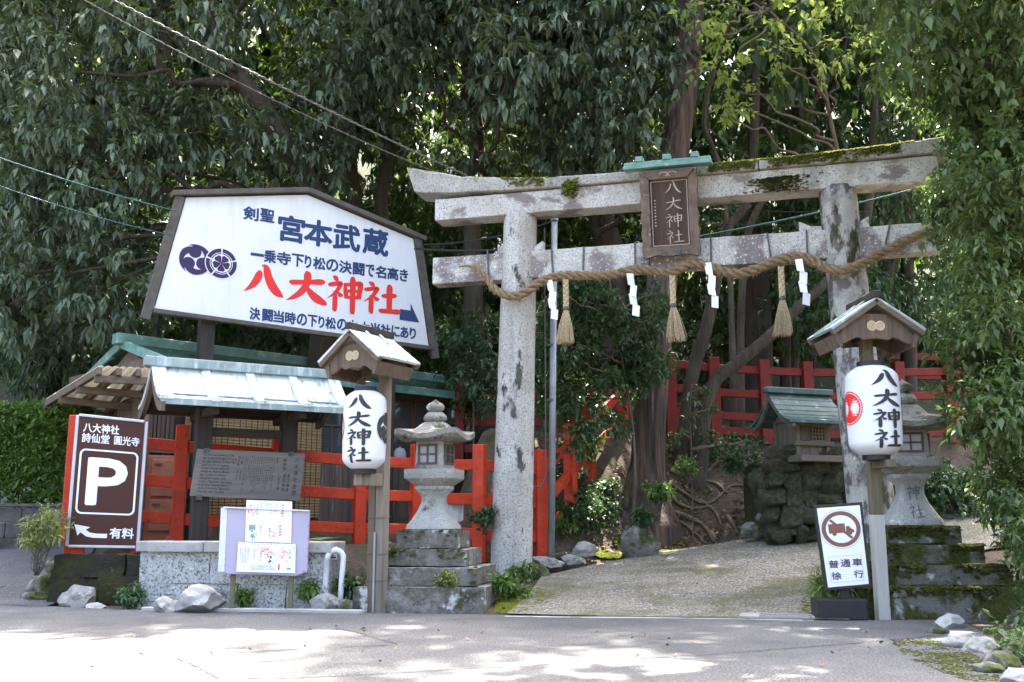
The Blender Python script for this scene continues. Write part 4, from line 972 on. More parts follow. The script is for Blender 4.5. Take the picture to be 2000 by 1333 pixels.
# ------------------------------------------------------------------ roofed lamp posts with paper lanterns
def lamp_roof(parent, cx, cy, zc, hw, rise, dep, m_roof, emblem=True):
    """little gabled copper roof, ridge running front to back"""
    y0, y1 = cy-dep/2, cy+dep/2
    rf = MB(); t = .022
    rf.prism([(cx-hw, zc), (cx, zc+rise), (cx, zc+rise-t), (cx-hw+.02, zc-t)], y0, y1)
    rf.build('roof', m_roof, parent, bevel=.004)
    o = MB().prism([(cx+.001, zc+rise), (cx+hw, zc), (cx+hw-.02, zc-t), (cx+.001, zc+rise-t)], y0, y1).build('roof', m_roof, parent, bevel=.004)
    for sx in (-1, 1):                       # standing seams
        for k in (1, 2): 
            y = y0 + dep*k/3
            MB().bar((cx+sx*.02, y, zc+rise+.004), (cx+sx*hw, y, zc+.006), .022, .016).build('seam', m_roof, parent)
        MB().bar((cx+sx*.01, y0+.03, zc+rise-t-.028), (cx+sx*(hw-.02), y0+.03, zc-t-.02), .05, .055).build('bargeboard', G['wood_h'], parent, bevel=.004)
        MB().bar((cx+sx*.01, y1-.03, zc+rise-t-.028), (cx+sx*(hw-.02), y1-.03, zc-t-.02), .05, .055).build('bargeboard', G['wood_h'], parent, bevel=.004)
    MB().box(cx-.035, cx+.035, y0-.02, y1+.02, zc+rise-.012, zc+rise+.055).build('ridge', G['wood_dark_v'], parent, bevel=.006)
    # curved gable board
    P = []; n = 22; w = hw-.10
    top = [(cx-w, zc-.05), (cx-.20, zc+rise*.50), (cx+.20, zc+rise*.50), (cx+w, zc-.05)]
    low = [(cx+w, zc-.10)]
    for k in range(n+1):
        u = 1-2*k/n; low.append((cx+w*.93*u, zc-.105 - .055*(1-abs(u))**.5*0 - .03*math.cos(u*math.pi*2)*(abs(u) > .45) + .02*(abs(u) < .45)*math.cos(u*3.4)))
    low.append((cx-w, zc-.10))
    for yy in (y0+.07, y1-.11):
        MB().prism(top + low, yy, yy+.04).build('gable_board', G['wood_v'], parent, bevel=.004)
    MB().box(cx-.05, cx+.05, y0+.12, y1-.12, zc-.06, zc+.02).build('tie_beam', G['wood_dark_h'], parent)
    for sx in (-1, 1): MB().prism([(cx+sx*(hw-.10), zc-.035), (cx+sx*(hw-.13), zc-.16), (cx+sx*(hw-.10), zc-.17), (cx+sx*(hw-.05), zc-.05)], y0+.05, y1-.05).build('eave_board', G['wood_v'], parent)
    e = MB(); disc(cx-.035, zc+.035, .048, y0+.064, e, 20); disc(cx+.04, zc+.035, .046, y0+.061, e, 20); e.build('emblem', G['gold'], parent)
    e = MB(); wheel(cx-.035, zc+.035, .040, y0+.0595, e); tomoe(cx+.04, zc+.035, .037, y0+.0595, e); e.build('emblem', G['carved'], parent)

FL = Fr(*at(730, 1197, 10.02), R(-31)); FL.o.z = 0
lampL = thing('lamp_post', 'weathered wooden lamp post with a small copper gable roof left of the torii', 'lamp post', FL)
zt = FL.p(730, 720)[1]
MB().box(-.012, .088, 0, .10, -.05, zt).build('post', G['wood_grey_v'], lampL, bevel=.006)
MB().box(-.098, -.016, -.004, .096, -.05, FL.p(715, 935)[1]).build('splint', G['wood_v'], lampL, bevel=.006)
MB().tube([(0, -.014, -.03), (0, -.014, FL.p(730, 1040)[1])], .012, 8).build('conduit', G['galv'], lampL)
for py in (1012, 1083, 1135): 
    z = FL.p(730, py)[1]; mb = MB(); mb.tube([(-.104,-.008,z),(.094,-.008,z),(.094,.106,z+.01),(-.104,.106,z),(-.104,-.008,z)], .004, 5); mb.build('wire_tie', G['iron'], lampL)
lamp_roof(lampL, .0, -.16, FL.p(690, 712, -.16)[1], .39, .30, .66, G['copper_pale'])
MB().box(-.03, .075, -.32, .02, FL.p(705, 950, -.15)[1], FL.p(705, 925, -.15)[1]).build('arm', G['wood_grey_v'], lampL, bevel=.005)

FR = Fr(*at(1729, 1208, 9.35), R(4)); FR.o.z = 0
lampR = thing('lamp_post', 'slim lamp post with white painted foot and small copper gable roof right of the torii', 'lamp post', FR)
G['post_white'] = wood('post_white', (.55,.53,.48), (.40,.37,.32), layers=[dict(col=(.24,.13,.07), scale=6, lo=.55, hi=.68, zr=(.55, .1))])
MB().box(-.055, .055, 0, .10, -.05, FR.p(1720, 1006)[1]).build('foot', G['post_white'], lampR, bevel=.005)
G['post_green'] = wood('post_green', (.17,.14,.085), (.10,.085,.05))
MB().box(-.052, .052, .003, .097, FR.p(1720, 1006)[1]+.002, FR.p(1700, 655)[1]).build('post', G['post_green'], lampR, bevel=.005)
lamp_roof(lampR, -.01, .03, FR.p(1694, 641, -.28)[1], .455, .30, .62, G['copper'])
MB().box(-.04, .04, -.34, .0, FR.p(1708, 915, -.15)[1], FR.p(1708, 900, -.15)[1]).build('arm', G['post_green'], lampR, bevel=.005)

G['lantern_paper'] = mat('lantern_paper', (.74,.75,.77), (.68,.69,.70), 5, rough=.42, bump=.03)
def paper_lantern(px, pyt, pyb, wpx, Y, label, face):
    c = at(px, (pyt+pyb)/2, Y); H = (at(px, pyt, Y)-at(px, pyb, Y)).length; Rm = wpx/2*Y/FPX*.985
    fr = Fr(c.x, c.y, c.z-H/2, face); o = thing('paper_lantern', label, 'lantern', fr, 'paper lanterns')
    def rad(t):                     # t 0..1 bottom to top
        u = abs(2*t-1); return Rm*(1-.05*u**2) * (1-max(0, (u-.72)/.28)**2.2*.42)
    nr = 38; prof = []
    for k in range(nr):
        t0 = k/nr; prof.append((rad(t0)*.981, t0*H)); prof.append((rad(t0+.5/nr), (t0+.5/nr)*H))
    prof.append((rad(1)*.985, H))
    MB().lathe(prof, 48).build('shade', G['lantern_paper'], o, auto=50)
    MB().lathe([(Rm*.50, H-.004), (Rm*.52, H+.045), (Rm*.46, H+.045)], 32).build('top_ring', G['black'], o)
    MB().lathe([(Rm*.40, -.045), (Rm*.50, -.045), (Rm*.52, .02)], 32).build('bottom_ring', G['black'], o)
    MB().tube([(-Rm*.48, 0, H+.03), (-Rm*.4, 0, H+.10), (0, 0, H+.15), (Rm*.4, 0, H+.10), (Rm*.48, 0, H+.03)], .004, 6).build('wire', G['iron'], o)
    mb = MB(); gw = Rm*1.16
    for i, ch in enumerate('八大神社'):
        z1 = H*(.935-.222*i); z0 = z1-H*.195
        def fm(u, v, k):
            z = z0+v*(z1-z0); a = ((u-.5)*gw)/Rm; r = rad(min(1, max(0, z/H)))+.0018+.0005*k
            return (r*math.sin(a), -r*math.cos(a), z)
        brush_char(ch, fm, mb, 1.25, 8)
    mb.build('lettering', G['ink_black'], o)
    for sg, m in ((-1, 'ink_red'), (1, 'ink_black')):
        fl = MB(); tomoe(0, 0, .15, 0, fl); e = MB()
        if sg < 0: fl = MB(); disc(0, 0, .135, 0, fl, 30); disc(0, 0, .155, 0, fl, 30, .145)
        vs = []
        for x, y, z in fl.v:
            a = R(sg*90) + x/Rm; zz = H*.52 + z; r = rad(min(1, max(0, zz/H)))+.002-y; vs.append((r*math.sin(a), -r*math.cos(a), zz))
        e.add(vs, fl.f).build('emblem', G[m], o)
    return o
paper_lantern(712, 765, 916, 87, 9.74, 'white paper lantern with black characters on the left lamp post', R(-8))
paper_lantern(1706, 717, 889, 105, 9.18, 'larger white paper lantern with black characters and a red crest on the right lamp post', R(12))

# ------------------------------------------------------------------ stone lanterns
def sq_loft(prof, M=None, sq=8, n=32, lift=None):
    """rounded-square sections; prof (half, z[, corner lift])"""
    mb = MB(); vs = []
    for row_ in prof:
        r, z = row_[:2]; lf = row_[2] if len(row_) > 2 else 0; e = row_[3] if len(row_) > 3 else sq
        for k in range(n):
            t = 2*math.pi*(k+.5)/n; cx, sx = math.cos(t), math.sin(t); q = r/(abs(cx)**e+abs(sx)**e)**(1/e)
            cn = abs(math.sin(2*t))**3
            vs.append((q*cx, q*sx, z+lf*cn))
    m = len(prof)
    fs = [(i*n+k, i*n+(k+1) % n, (i+1)*n+(k+1) % n, (i+1)*n+k) for i in range(m-1) for k in range(n)] + [tuple(range(n-1,-1,-1)), tuple(range((m-1)*n, m*n))]
    return mb.add(vs, fs, M)
def stone_lantern(fr, cy, label, tiers, zs, dims, mstep, mstone, rots, seed, inscr=False):
    """tiers: (half, z0, z1); zs: shaft0, shaft1, slab1, fire1, roof1, neck1, top; dims: shaft_b, shaft_t, slab, fire, roof, neck, ball"""
    o = thing('stone_lantern', label, 'stone lantern', fr); T = Matrix.Translation((0, cy, 0))
    for k, (h, z0, z1) in enumerate(tiers):
        ob = rough_block('step', fr, -h, h, cy-h, cy+h, z0+(.012 if k else 0), z1+.003, G[mstep[k]], o, seed+k, .012)
        ob['label'] = ['lowest plinth step', 'second plinth step', 'third plinth step', 'top plinth step'][k] + ' of the stone lantern'
    MB().box(-tiers[3][0]+.03, tiers[3][0]-.03, cy-tiers[3][0]+.03, cy+tiers[3][0]-.03, 0, tiers[3][1]+.05).build('core', G['earth'], o)
    s0, s1, l1, f1, r1, n1, t1 = zs; sb, st_, sl_, fi, ro, ne, ba = dims; H = s1-s0
    M2 = T @ Matrix.Rotation(rots[1], 4, 'Z')
    g = G[mstone]
    sq_loft([(sb*.97, s0, 0, 6), (sb*1.03, s0+.04*H, 0, 6), (sb, s0+.12*H, 0, 6), (sb*.86, s0+.22*H, 0, 6), (st_*.90, s0+.45*H, 0, 6), (st_*.70, s0+.64*H, 0, 6), (st_*.72, s0+.78*H, 0, 6), (st_*.98, s0+.89*H, 0, 6), (st_*1.08, s0+.93*H, 0, 6), (st_*1.08, s1, 0, 6)], M2).build('shaft', g, o, smooth=False, auto=40)
    h = l1-s1
    sq_loft([(sl_*.62, s1+.001), (sl_*.98, s1+.42*h), (sl_, s1+.5*h), (sl_, l1)], M2, 14).build('platform', g, o, auto=30)
    MF = T @ Matrix.Rotation(rots[2], 4, 'Z'); h = f1-l1
    sq_loft([(fi*.98, l1+.001), (fi, l1+.03), (fi*.94, f1)], MF, 10).build('fire_box', g, o, auto=30)
    for k in range(4):
        Mw = MF @ Matrix.Rotation(R(90*k), 4, 'Z') @ Matrix.Translation((0, -fi*.985, l1+h*.5)); w_ = fi*.66; hh = h*.34
        fm = MB().box(-w_, w_, -.002, .01, -hh, hh, Mw).build('window', G['glass'] if k else G['window_glass'], o)
        for x0, x1, z0, z1 in ((-w_,-w_+.02,-hh,hh),(w_-.02,w_,-hh,hh),(-w_+.021,w_-.021,-hh,-hh+.02),(-w_+.021,w_-.021,hh-.02,hh),(-.008,.008,-hh+.021,hh-.021),(-w_+.021,-.009,-.008,.008),(.009,w_-.021,-.008,.008)):
            MB().box(x0, x1, -.016, -.003, z0, z1, Mw).build('window_bar', G['wood_v'], fm)
    MR = T @ Matrix.Rotation(rots[2]*.6, 4, 'Z'); h = r1-f1
    sq_loft([(fi*.9, f1-.02, 0, 6), (ro*.90, f1-.012, .02, 6), (ro, f1+.0, .055, 6), (ro, f1+.05, .06, 6), (ro*.80, f1+.25*h+.03, .03, 6), (ro*.52, f1+.55*h, .01, 5), (ro*.36, r1-.02, 0, 4), (ro*.30, r1, 0, 3)], MR).build('roof', G['lantern_roof'], o, auto=40)
    h = n1-r1
    MB().lathe([(ne*.8, r1), (ne*1.05, r1+.3*h), (ne, r1+.6*h), (ne*.7, n1)], 20, M=T).build('neck', G['lantern_roof'], o, smooth=True)
    h = t1-n1
    MB().lathe([(ba*.6, n1-.002), (ba*.95, n1+.25*h), (ba, n1+.45*h), (ba*.8, n1+.65*h), (ba*.35, n1+.82*h), (ba*.15, n1+.93*h), (.004, t1)], 20, M=T).build('finial', G['lantern_roof'], o, smooth=True)
    if inscr:
        mb = MB()
        for ch, z0 in (('神', s0+.52*H), ('社', s0+.16*H)):
            def fmp(u, v, k):
                z = z0+v*.30*H*.9; t = (z-s0)/H; q = np.interp(t, [.0,.12,.22,.45,.66,.8,.9,1], [sb*1.0,sb,sb*.86,st_*.92,st_*.72,st_*.75,st_*.98,st_*1.08]); return ((u-.5)*.13, -q-.003-.0004*k, z)
            brush_char(ch, fmp, mb, .8)
        mb.v = [tuple(M2 @ Vector(v)) for v in mb.v]; mb.build('inscription', G['stain_dark'], o)
    return o
def step_moss(fr, cy, tiers, per, seed, parent, dens=1.0):
    """moss cushions along the treads and drooping over the step edges"""
    rr = random.Random(seed); out = []
    for h, z0, z1 in tiers:
        for k in range(int(per*h*dens)):
            x = rr.uniform(-h, h); e = rr.random()
            if float(vnoise(x*3.1+seed, z1*5, 0, seed)) < .42: continue
            if e < .55: out.append((x, cy-h+rr.uniform(-.012, .10), z1+rr.uniform(-.004, .006)))
            else: out.append((x, cy-h-.004, z1-abs(rr.gauss(0, .05))))
    return moss_clumps('moss', out, .024, G['moss_step'], parent, seed, .6)
G['moss_step'] = mat('moss_step', (.03,.036,.010), (.085,.095,.016), 9, rough=1, bump=1, bscale=120, spec=.1)
G['stain_dark'] = mat('stain_dark', (.10,.10,.09), (.16,.155,.14), 30, bump=.2)
G['window_glass'] = mat('window_glass', (.38,.40,.42), (.30,.32,.33), 6, rough=.3, bump=0)
G['lantern_roof'] = mat('lantern_roof', (.30,.29,.25), (.21,.20,.17), 6, rough=.92, bump=.7, bscale=50, speck=((.12,.115,.1), 80, .54, .68),
    layers=[dict(col=(.48,.48,.44), scale=8, lo=.58, hi=.66, det=10), dict(col=(.05,.045,.02), scale=5, lo=.56, hi=.66), dict(col=DMOSS, colb=MOSS, scale=5, lo=.72, hi=.82, up=.18, det=10)])
FLn = Fr(*at(813, 1199, 9.95), R(-9)); FLn.o.z = 0
slL = stone_lantern(FLn, .68, 'granite stone lantern on a four step plinth beside the left lamp post',
    [(.65, -.05, .225), (.55, .228, .405), (.43, .408, .575), (.31, .578, .76)], (.76, 1.215, 1.385, 1.69, 1.88, 1.985, 2.125),
    (.245, .165, .265, .165, .36, .12, .098), ['step_stone']*4, 'lantern_stone', (0, R(-3), R(-13)), 100)
FRn = Fr(*at(1856, 1222, 9.42), R(-3)); FRn.o.z = 0
slR = stone_lantern(FRn, .84, 'mossy stone lantern on a moss covered four step plinth behind the right lamp post',
    [(.80, -.12, .26), (.66, .263, .45), (.49, .453, .63), (.345, .633, .80)], (.80, 1.32, 1.485, 1.775, 2.02, 2.135, 2.29),
    (.262, .17, .275, .185, .385, .13, .108), ['mossy_step']*4, 'lantern_stone', (0, R(-4), R(-6)), 120, True)

step_moss(FRn, .84, [(.80,-.12,.26),(.66,.263,.45),(.49,.453,.63),(.345,.633,.80)], 620, 5, slR)
step_moss(FLn, .68, [(.55,.228,.405),(.43,.408,.575),(.31,.578,.76)], 170, 6, slL)
# ------------------------------------------------------------------ no-lorries sign on its black base
FX = Fr(*at(1645, 1212, 9.15), R(-2)); FX.o.z = 0
ns = thing('road_sign', 'small white upright sign with a crossed out lorry on a black weighted base', 'sign', FX)
Q4 = [FX.p(*p) for p in ((1588,988),(1683,981),(1702,1146),(1612,1154))]
TL, TR, BR, BL = Q4
c = ((TL[0]+BR[0])/2, (TL[1]+BR[1])/2)
MB().prism(Q4, -.012, .03).build('frame', G['black'], ns, bevel=.003)
def bl2(u, v):
    t = [TL[i]*(1-u)+TR[i]*u for i in (0, 1)]; b = [BL[i]*(1-u)+BR[i]*u for i in (0, 1)]; return (t[0]*(1-v)+b[0]*v, t[1]*(1-v)+b[1]*v)
MB().prism([bl2(.06,.035), bl2(.94,.035), bl2(.94,.965), bl2(.06,.965)], -.0145, -.0125).build('panel', G['white'], ns)
AS = .52                                   # u per v so that circles stay round
def mapuv(pts, y, m, name, faces=None):
    vs = [(bl2(u, v)[0], y, bl2(u, v)[1]) for u, v in pts]; MB().add(vs, faces or [tuple(range(len(vs)))]).build(name, G[m], ns)
def ring(cu, cv, r0, r1, y, m, name, n=40):
    pts = []; f = []
    for k in range(n):
        t = 2*math.pi*k/n; pts += [(cu+r0*math.cos(t)/AS, cv+r0*math.sin(t)), (cu+r1*math.cos(t)/AS, cv+r1*math.sin(t))]
        f.append((2*k, 2*k+1, (2*k+3) % (2*n), (2*k+2) % (2*n)))
    mapuv(pts, y, m, name, f)
G['sign_brown'] = mat('sign_brown', (.20,.085,.055), None, bump=0, rough=.5)
G['ink_navy'] = mat('ink_navy', (.10,.06,.14), None, bump=0, rough=.5); G['ink_thin'] = mat('ink_thin', (.30,.32,.52), None, bump=0, rough=.5)
ring(.5, .30, .165, .212, -.016, 'sign_brown', 'prohibition_ring'); ring(.5, .30, .228, .232, -.016, 'ink_thin', 'ring_line')
mapuv([(.27,.195),(.31,.175),(.73,.405),(.69,.425)], -.0172, 'sign_brown', 'slash')
mapuv([(.24,.235),(.585,.235),(.585,.345),(.24,.345)], -.0162, 'sign_brown', 'lorry_box')
mapuv([(.60,.272),(.67,.272),(.715,.305),(.765,.318),(.765,.348),(.60,.348)], -.0163, 'sign_brown', 'lorry_cab')
for cu in (.35, .68): ring(cu, .352, 0, .023, -.0166, 'sign_brown', 'lorry_wheel', 16)
for u0, v0, u1, v1 in ((.15,.615,.85,.618),(.15,.915,.85,.918),(.15,.618,.156,.915),(.844,.618,.85,.915)): mapuv([(u0,v0),(u1,v0),(u1,v1),(u0,v1)], -.016, 'ink_thin', 'border_line')
def stext(body, u0, v0, u1, v1):
    mb = MB(); x0, z1 = bl2(u0, v0); x1, z0 = bl2(u1, v1); thick_text(body, x0, x1, z0, z1, -.016, mb, .03); mb.build('lettering', G['ink_navy'], ns)
for ch, u in (('普', .25), ('通', .50), ('車', .75)): stext(ch, u-.10, .652, u+.10, .752)
for ch, u in (('徐', .27), ('行', .75)): stext(ch, u-.10, .79, u+.10, .89)
b0 = FX.p(1599, 1212); b1 = FX.p(1693, 1167)
MB().box(b0[0], b1[0], 0, .26, 0, b1[1]-.02).build('base', G['black'], ns, bevel=.008, seg=2)
x = FX.p(1653, 1160)[0]; MB().box(x-.04, x+.04, .05, .07, b1[1]-.03, BL[1]+.1).build('stem', G['black'], ns)
for z0 in (.05, .11): MB().box(b1[0]+.001, b1[0]+.012, .09, .17, z0, z0+.03).build('grip', G['black'], ns)

# stones along the right road edge
RS = [(1855,1215,46,30,8.9,'rock_pale','pale angular stone on the road corner right of the lamp post'),(1878,1250,62,34,8.6,'rock','brown stone second along the right road edge'),(1915,1262,60,30,8.3,'rock','flat grey stone third along the right road edge'),
      (1955,1290,70,40,7.6,'rock_mossy','mossy stone low on the right edge of the road'),(1985,1262,50,40,8.0,'rock_mossy','dark stone below the right bush'),(1930,1305,46,22,7.4,'rock_mossy','small mossy stone at the lower right road edge'),
      (1830,1232,34,14,9.0,'rock_mossy','thin flat stone by the foot of the right plinth'),(1990,1325,60,36,6.7,'rock','grey stone in the lower right corner')]
for k, (x, y, w_, h_, Y, m, lb) in enumerate(RS): rock('rock', lb, x, y, w_, h_, on(x, y+h_*.35).y, m, 50+k, dep=1.0)
CS = [(1245,1052,66,62,13.2,'rock_mossy','tall rounded mossy boulder on the bank beside the cedar',70),(1141,1070,46,28,13.0,'rock_pale','small squarish pale stone left of the mossy boulder',71),
      (1065,1097,60,22,12.55,'rock','low stone at the foot of the grey pole',72),(1120,1092,40,18,12.7,'rock','flat stone to the right of the grey pole',73),(1050,1112,40,26,12.2,'rock_mossy','dark stone behind the left torii pillar foot',74),(1095,1085,30,14,12.8,'rock_mossy','small stone between the grey pole and the pale stone',75)]
for x, y, w_, h_, Y, m, lb, sd_ in CS: rock('rock', lb, x, y, w_, h_, Y, m, sd_)
# ------------------------------------------------------------------ roofed information shelter
FH = Fr(*at(386, 1056, 11.35), R(30)); FH.o.z = .55
sh = thing('information_shelter', 'small dark timber shelter with a curved pale copper roof', 'shelter', FH)
def hp(px, py, d=0): return FH.p(px, py, d)
xr = hp(556, 1050)[0]; zt_ = hp(400, 800)[1]
for x in (0, xr): 
    MB().box(x-.085, x+.085, -.085, .085, -.1, zt_+.02).build('post', G['wood_dark_v'], sh, bevel=.008)
x0r, zr0 = hp(296, 716); x1r, zr1 = hp(660, 742); zrd = (zr0+zr1)/2 + .01
de = .62; xe0, ze0 = hp(357, 785, -de); xe1, ze1 = hp(690, 796, -de); zev = (ze0+ze1)/2
X0, X1 = min(x0r, xe0)+.02, max(x1r, xe1)-.02
def rz(t): return zrd + (zev-zrd)*(1-max(0, 1-t)**1.75)        # t: 0 ridge .. 1 eave (steep at the ridge, flattening)
def roof_sheet(sgn, t0=0, t1=1, n=14, xa=X0, xb=X1, off=0, th=.03):
    vs = []; fs = []
    for k in range(n+1):
        t = t0+(t1-t0)*k/n; y = sgn*de*t; z = rz(t)+off
        vs += [(xa, y, z), (xb, y, z), (xa, y, z-th), (xb, y, z-th)]
    for k in range(n):
        a = 4*k; fs += [(a, a+1, a+5, a+4), (a+2, a+6, a+7, a+3), (a, a+4, a+6, a+2), (a+1, a+3, a+7, a+5)]
    fs += [(0, 2, 3, 1), (4*n, 4*n+1, 4*n+3, 4*n+2)]
    return MB().add(vs, fs)
for sg, m in ((-1, 'copper_pale'), (1, 'copper')):
    roof_sheet(sg).build('roof_slope', G[m], sh, smooth=False, auto=30)
    roof_sheet(sg, .02, .97, 12, X0+.06, X1-.06, -.035, .02).build('soffit', G['wood_dark_h'], sh)
    mb = MB(); mb.box(X0+.01, X1-.01, -.0+sg*de-(.006 if sg < 0 else .0), sg*de+(.0 if sg < 0 else .006), zev-.055, zev+.012); mb.build('eave_strip', G['copper'], sh)
    y = sg*de*.62; MB().box(X0+.015, X1-.015, y-.02, y+.02, rz(.62)-.0, rz(.62)+.012).build('seam', G['copper'], sh)
nrib = 5
for k in range(nrib):
    x = X0+.05+(X1-X0-.10)*k/(nrib-1); wd = .05 if 0 < k < 4 else .075
    for sg in (-1, 1): roof_sheet(sg, .0, 1.03, 12, x-wd, x+wd, .045, .05).build('rib', G['copper_pale'], sh, bevel=.006)
MB().box(X0-.10, X1+.10, -.07, .07, zrd-.01, zrd+.10).build('ridge', G['copper'], sh, bevel=.012, seg=2)
for sg in (-1, 1):
    for xa in (X0-.02, X1-.03): roof_sheet(sg, .02, 1.02, 12, xa, xa+.05, -.03, .10).build('bargeboard', G['wood_v'], sh)
MB().box(X0+.06, X1-.06, -.055, .055, zt_+.022, zt_+.14).build('beam', G['wood_dark_h'], sh, bevel=.006)
for y in (-.40, .40): MB().box(X0+.1, X1-.1, y-.04, y+.04, zt_-.0, zt_+.08).build('purlin', G['wood_dark_h'], sh, bevel=.006)
for x in (0, xr): 
    MB().box(x-.045, x+.045, -.52, .52, zt_-.10, zt_-.004).build('bracket_arm', G['wood_dark_h'], sh, bevel=.01)
MB().box(.087, xr-.087, -.03, .03, zt_-.30, zt_-.20).build('tie_rail', G['wood_dark_h'], sh)

# text board fixed to the shelter posts
FI = Fr(*FH.w(0, -.13, 0), FH.a)
ib = thing('information_board', 'grey weathered wooden board of shrine history text on the shelter posts', 'information board', FI)
qb = [FI.p(*p) for p in ((386,877),(596,886),(586,979),(371,969))]
MB().prism(qb, 0, .03).build('board', G['board_grey'], ib, bevel=.003)
TLb, TRb, BRb, BLb = qb
def tb(u, v):
    t = [TLb[i]*(1-u)+TRb[i]*u for i in (0, 1)]; b = [BLb[i]*(1-u)+BRb[i]*u for i in (0, 1)]; return (t[0]*(1-v)+b[0]*v, t[1]*(1-v)+b[1]*v)
def btext(body, u0, v0, u1, v1, name='lettering', bold=.0, **k):
    V_, F_ = text_poly(body, bold, **k); a = min(v[0] for v in V_); b = max(v[0] for v in V_); c = min(v[1] for v in V_); d = max(v[1] for v in V_)
    vs = []
    for x, y in V_:
        p = tb(u0+(x-a)/(b-a)*(u1-u0), v1-(y-c)/(d-c)*(v1-v0)); vs.append((p[0], -.0015, p[1]))
    MB().add(vs, F_).build(name, G['ink_black'], ib)
btext('This shrine was established in 1294,\nwith "SUSANOONO-MIKOTO" as the\nmain deity. Known as "Northern Gion",\npeople pray here for happiness.\nSuccess in business, studies and\nmarriage etc, Miyamoto Musashi,\nJapan\'s greatest Swordmaster\ndefeated the Yoshioka school\nnearby at "Sagarimatsu" after praying\nat this shrine. Preserved here is a\nsection of the famous "Sagarimatsu"\npine, under which they fought.', .055, .09, .37, .93, bold=.012)
def vtext(body, u, v0, v1, w): btext('\n'.join(body), u-w, v0, u+w, v1, ls=1.15, align='CENTER', bold=.012)
vtext('八大神社由緒', .93, .10, .90, .019); vtext('御祭神', .815, .10, .38, .016)
vtext('素盞嗚命', .865, .45, .82, .014); vtext('稲田姫命', .825, .45, .82, .014); vtext('八王子命', .775, .45, .80, .014); vtext('由緒', .74, .10, .24, .011)
vtext('例祭', .415, .11, .30, .012); vtext('氏子祭', .385, .11, .33, .012); vtext('五月四日', .415, .42, .60, .010); vtext('五月五日', .385, .42, .60, .010)
mb = MB(); rr = random.Random(2); vs = []
tk = MB(); ticks(tk, 0, 1, 0, 1, 0, 15, 24, rr, .9)
for x, y, z in tk.v: p = tb(.435+.285*x, .10+.84*(1-z)); vs.append((p[0], -.0015+y, p[1]))
MB().add(vs, tk.f).build('small_lettering', G['ink_black'], ib)['kind'] = 'stuff'
for u, v in ((.08,1.0),(.865,1.0),(.08,.0),(.865,.0)):
    p = tb(u, v); MB().box(p[0]-.03, p[0]+.03, -.012, .035, p[1]-.04, p[1]+.012).build('bracket', G['iron'], ib)

# ------------------------------------------------------------------ shrine shop
A0 = at(255, 662, 13.5); FBd = Fr(A0.x, A0.y, 0, R(44))
shop = thing('shrine_shop', 'low timber shrine shop with mossy green copper roof behind the red fence', 'building', FBd)
zR = A0.z; EY = -1.25
xl = 0.0; xR = FBd.p(862, 742)[0]; xE, zE = FBd.p(937, 776, EY); _, zE2 = FBd.p(665, 742, EY)
zE = (zE+zE2)/2; WY = -.85
wp = lambda px, py, d=WY: FBd.p(px, py, d)
xw0, xw1 = wp(285, 900)[0], wp(890, 900)[0]
def slope(x0, x1, y0, z0, y1, z1, th, name, m, parent=shop): return MB().add([(x0,y0,z0),(x1,y0,z0),(x1,y1,z1),(x0,y1,z1),(x0,y0,z0-th),(x1,y0,z0-th),(x1,y1,z1-th),(x0,y1,z1-th)], [(0,1,2,3),(7,6,5,4),(0,4,5,1),(1,5,6,2),(2,6,7,3),(3,7,4,0)]).build(name, G[m], parent)
rfx0, rfx1 = xl-.1, max(xE, xR)+.02
roof_ = slope(rfx0, rfx1, 0, zR-.08, EY, zE, .06, 'roof', 'roof_green')
slope(rfx0, rfx1, 2.2, zR-.75, .004, zR-.081, .06, 'roof', 'roof_green')
nrow = 11
for k in range(nrow):                      # courses of copper shingles, each lapping the next
    t0 = k/nrow; t1 = (k+1)/nrow; y0, y1 = EY*t0, EY*t1; za = zR-.08+(zE-zR+.08)*t0; zb = zR-.08+(zE-zR+.08)*t1
    slope(rfx0+.01, rfx1-.01, y0, za+.006, y1-.01, zb+.022, .014, 'course', 'roof_green', roof_)
MB().box(rfx0-.02, rfx1+.02, EY-.03, EY+.02, zE-.09, zE+.03).build('fascia', G['copper_green'], shop, bevel=.006)
MB().box(rfx0-.12, xR, -.09, .09, zR-.10, zR+.05).build('ridge', G['copper_green'], shop, bevel=.012)
slope(rfx0-.03, rfx0+.04, 0.02, zR-.02, EY-.02, zE+.045, .12, 'verge', 'copper_green'); slope(rfx1-.04, rfx1+.03, 0.02, zR-.02, EY-.02, zE+.045, .12, 'verge', 'copper_green')
slope(rfx0-.03, rfx0+.04, 0.03, zR-.02, 1.9, zR-.62, .12, 'verge', 'copper_green')
MB().prism([(-.8, zE-.05), (0, zR-.16), (.8, zE-.05)], 0, .04, Matrix.Rotation(R(90), 4, 'Z') @ Matrix.Translation((0, -rfx0-.14, 0))).build('gable', G['plank'], shop)
slope(rfx0+.02, rfx1-.05, WY+.05, zE-.02+(zR-zE)*.28, EY+.03, zE-.07, .02, 'soffit', 'wood_h')
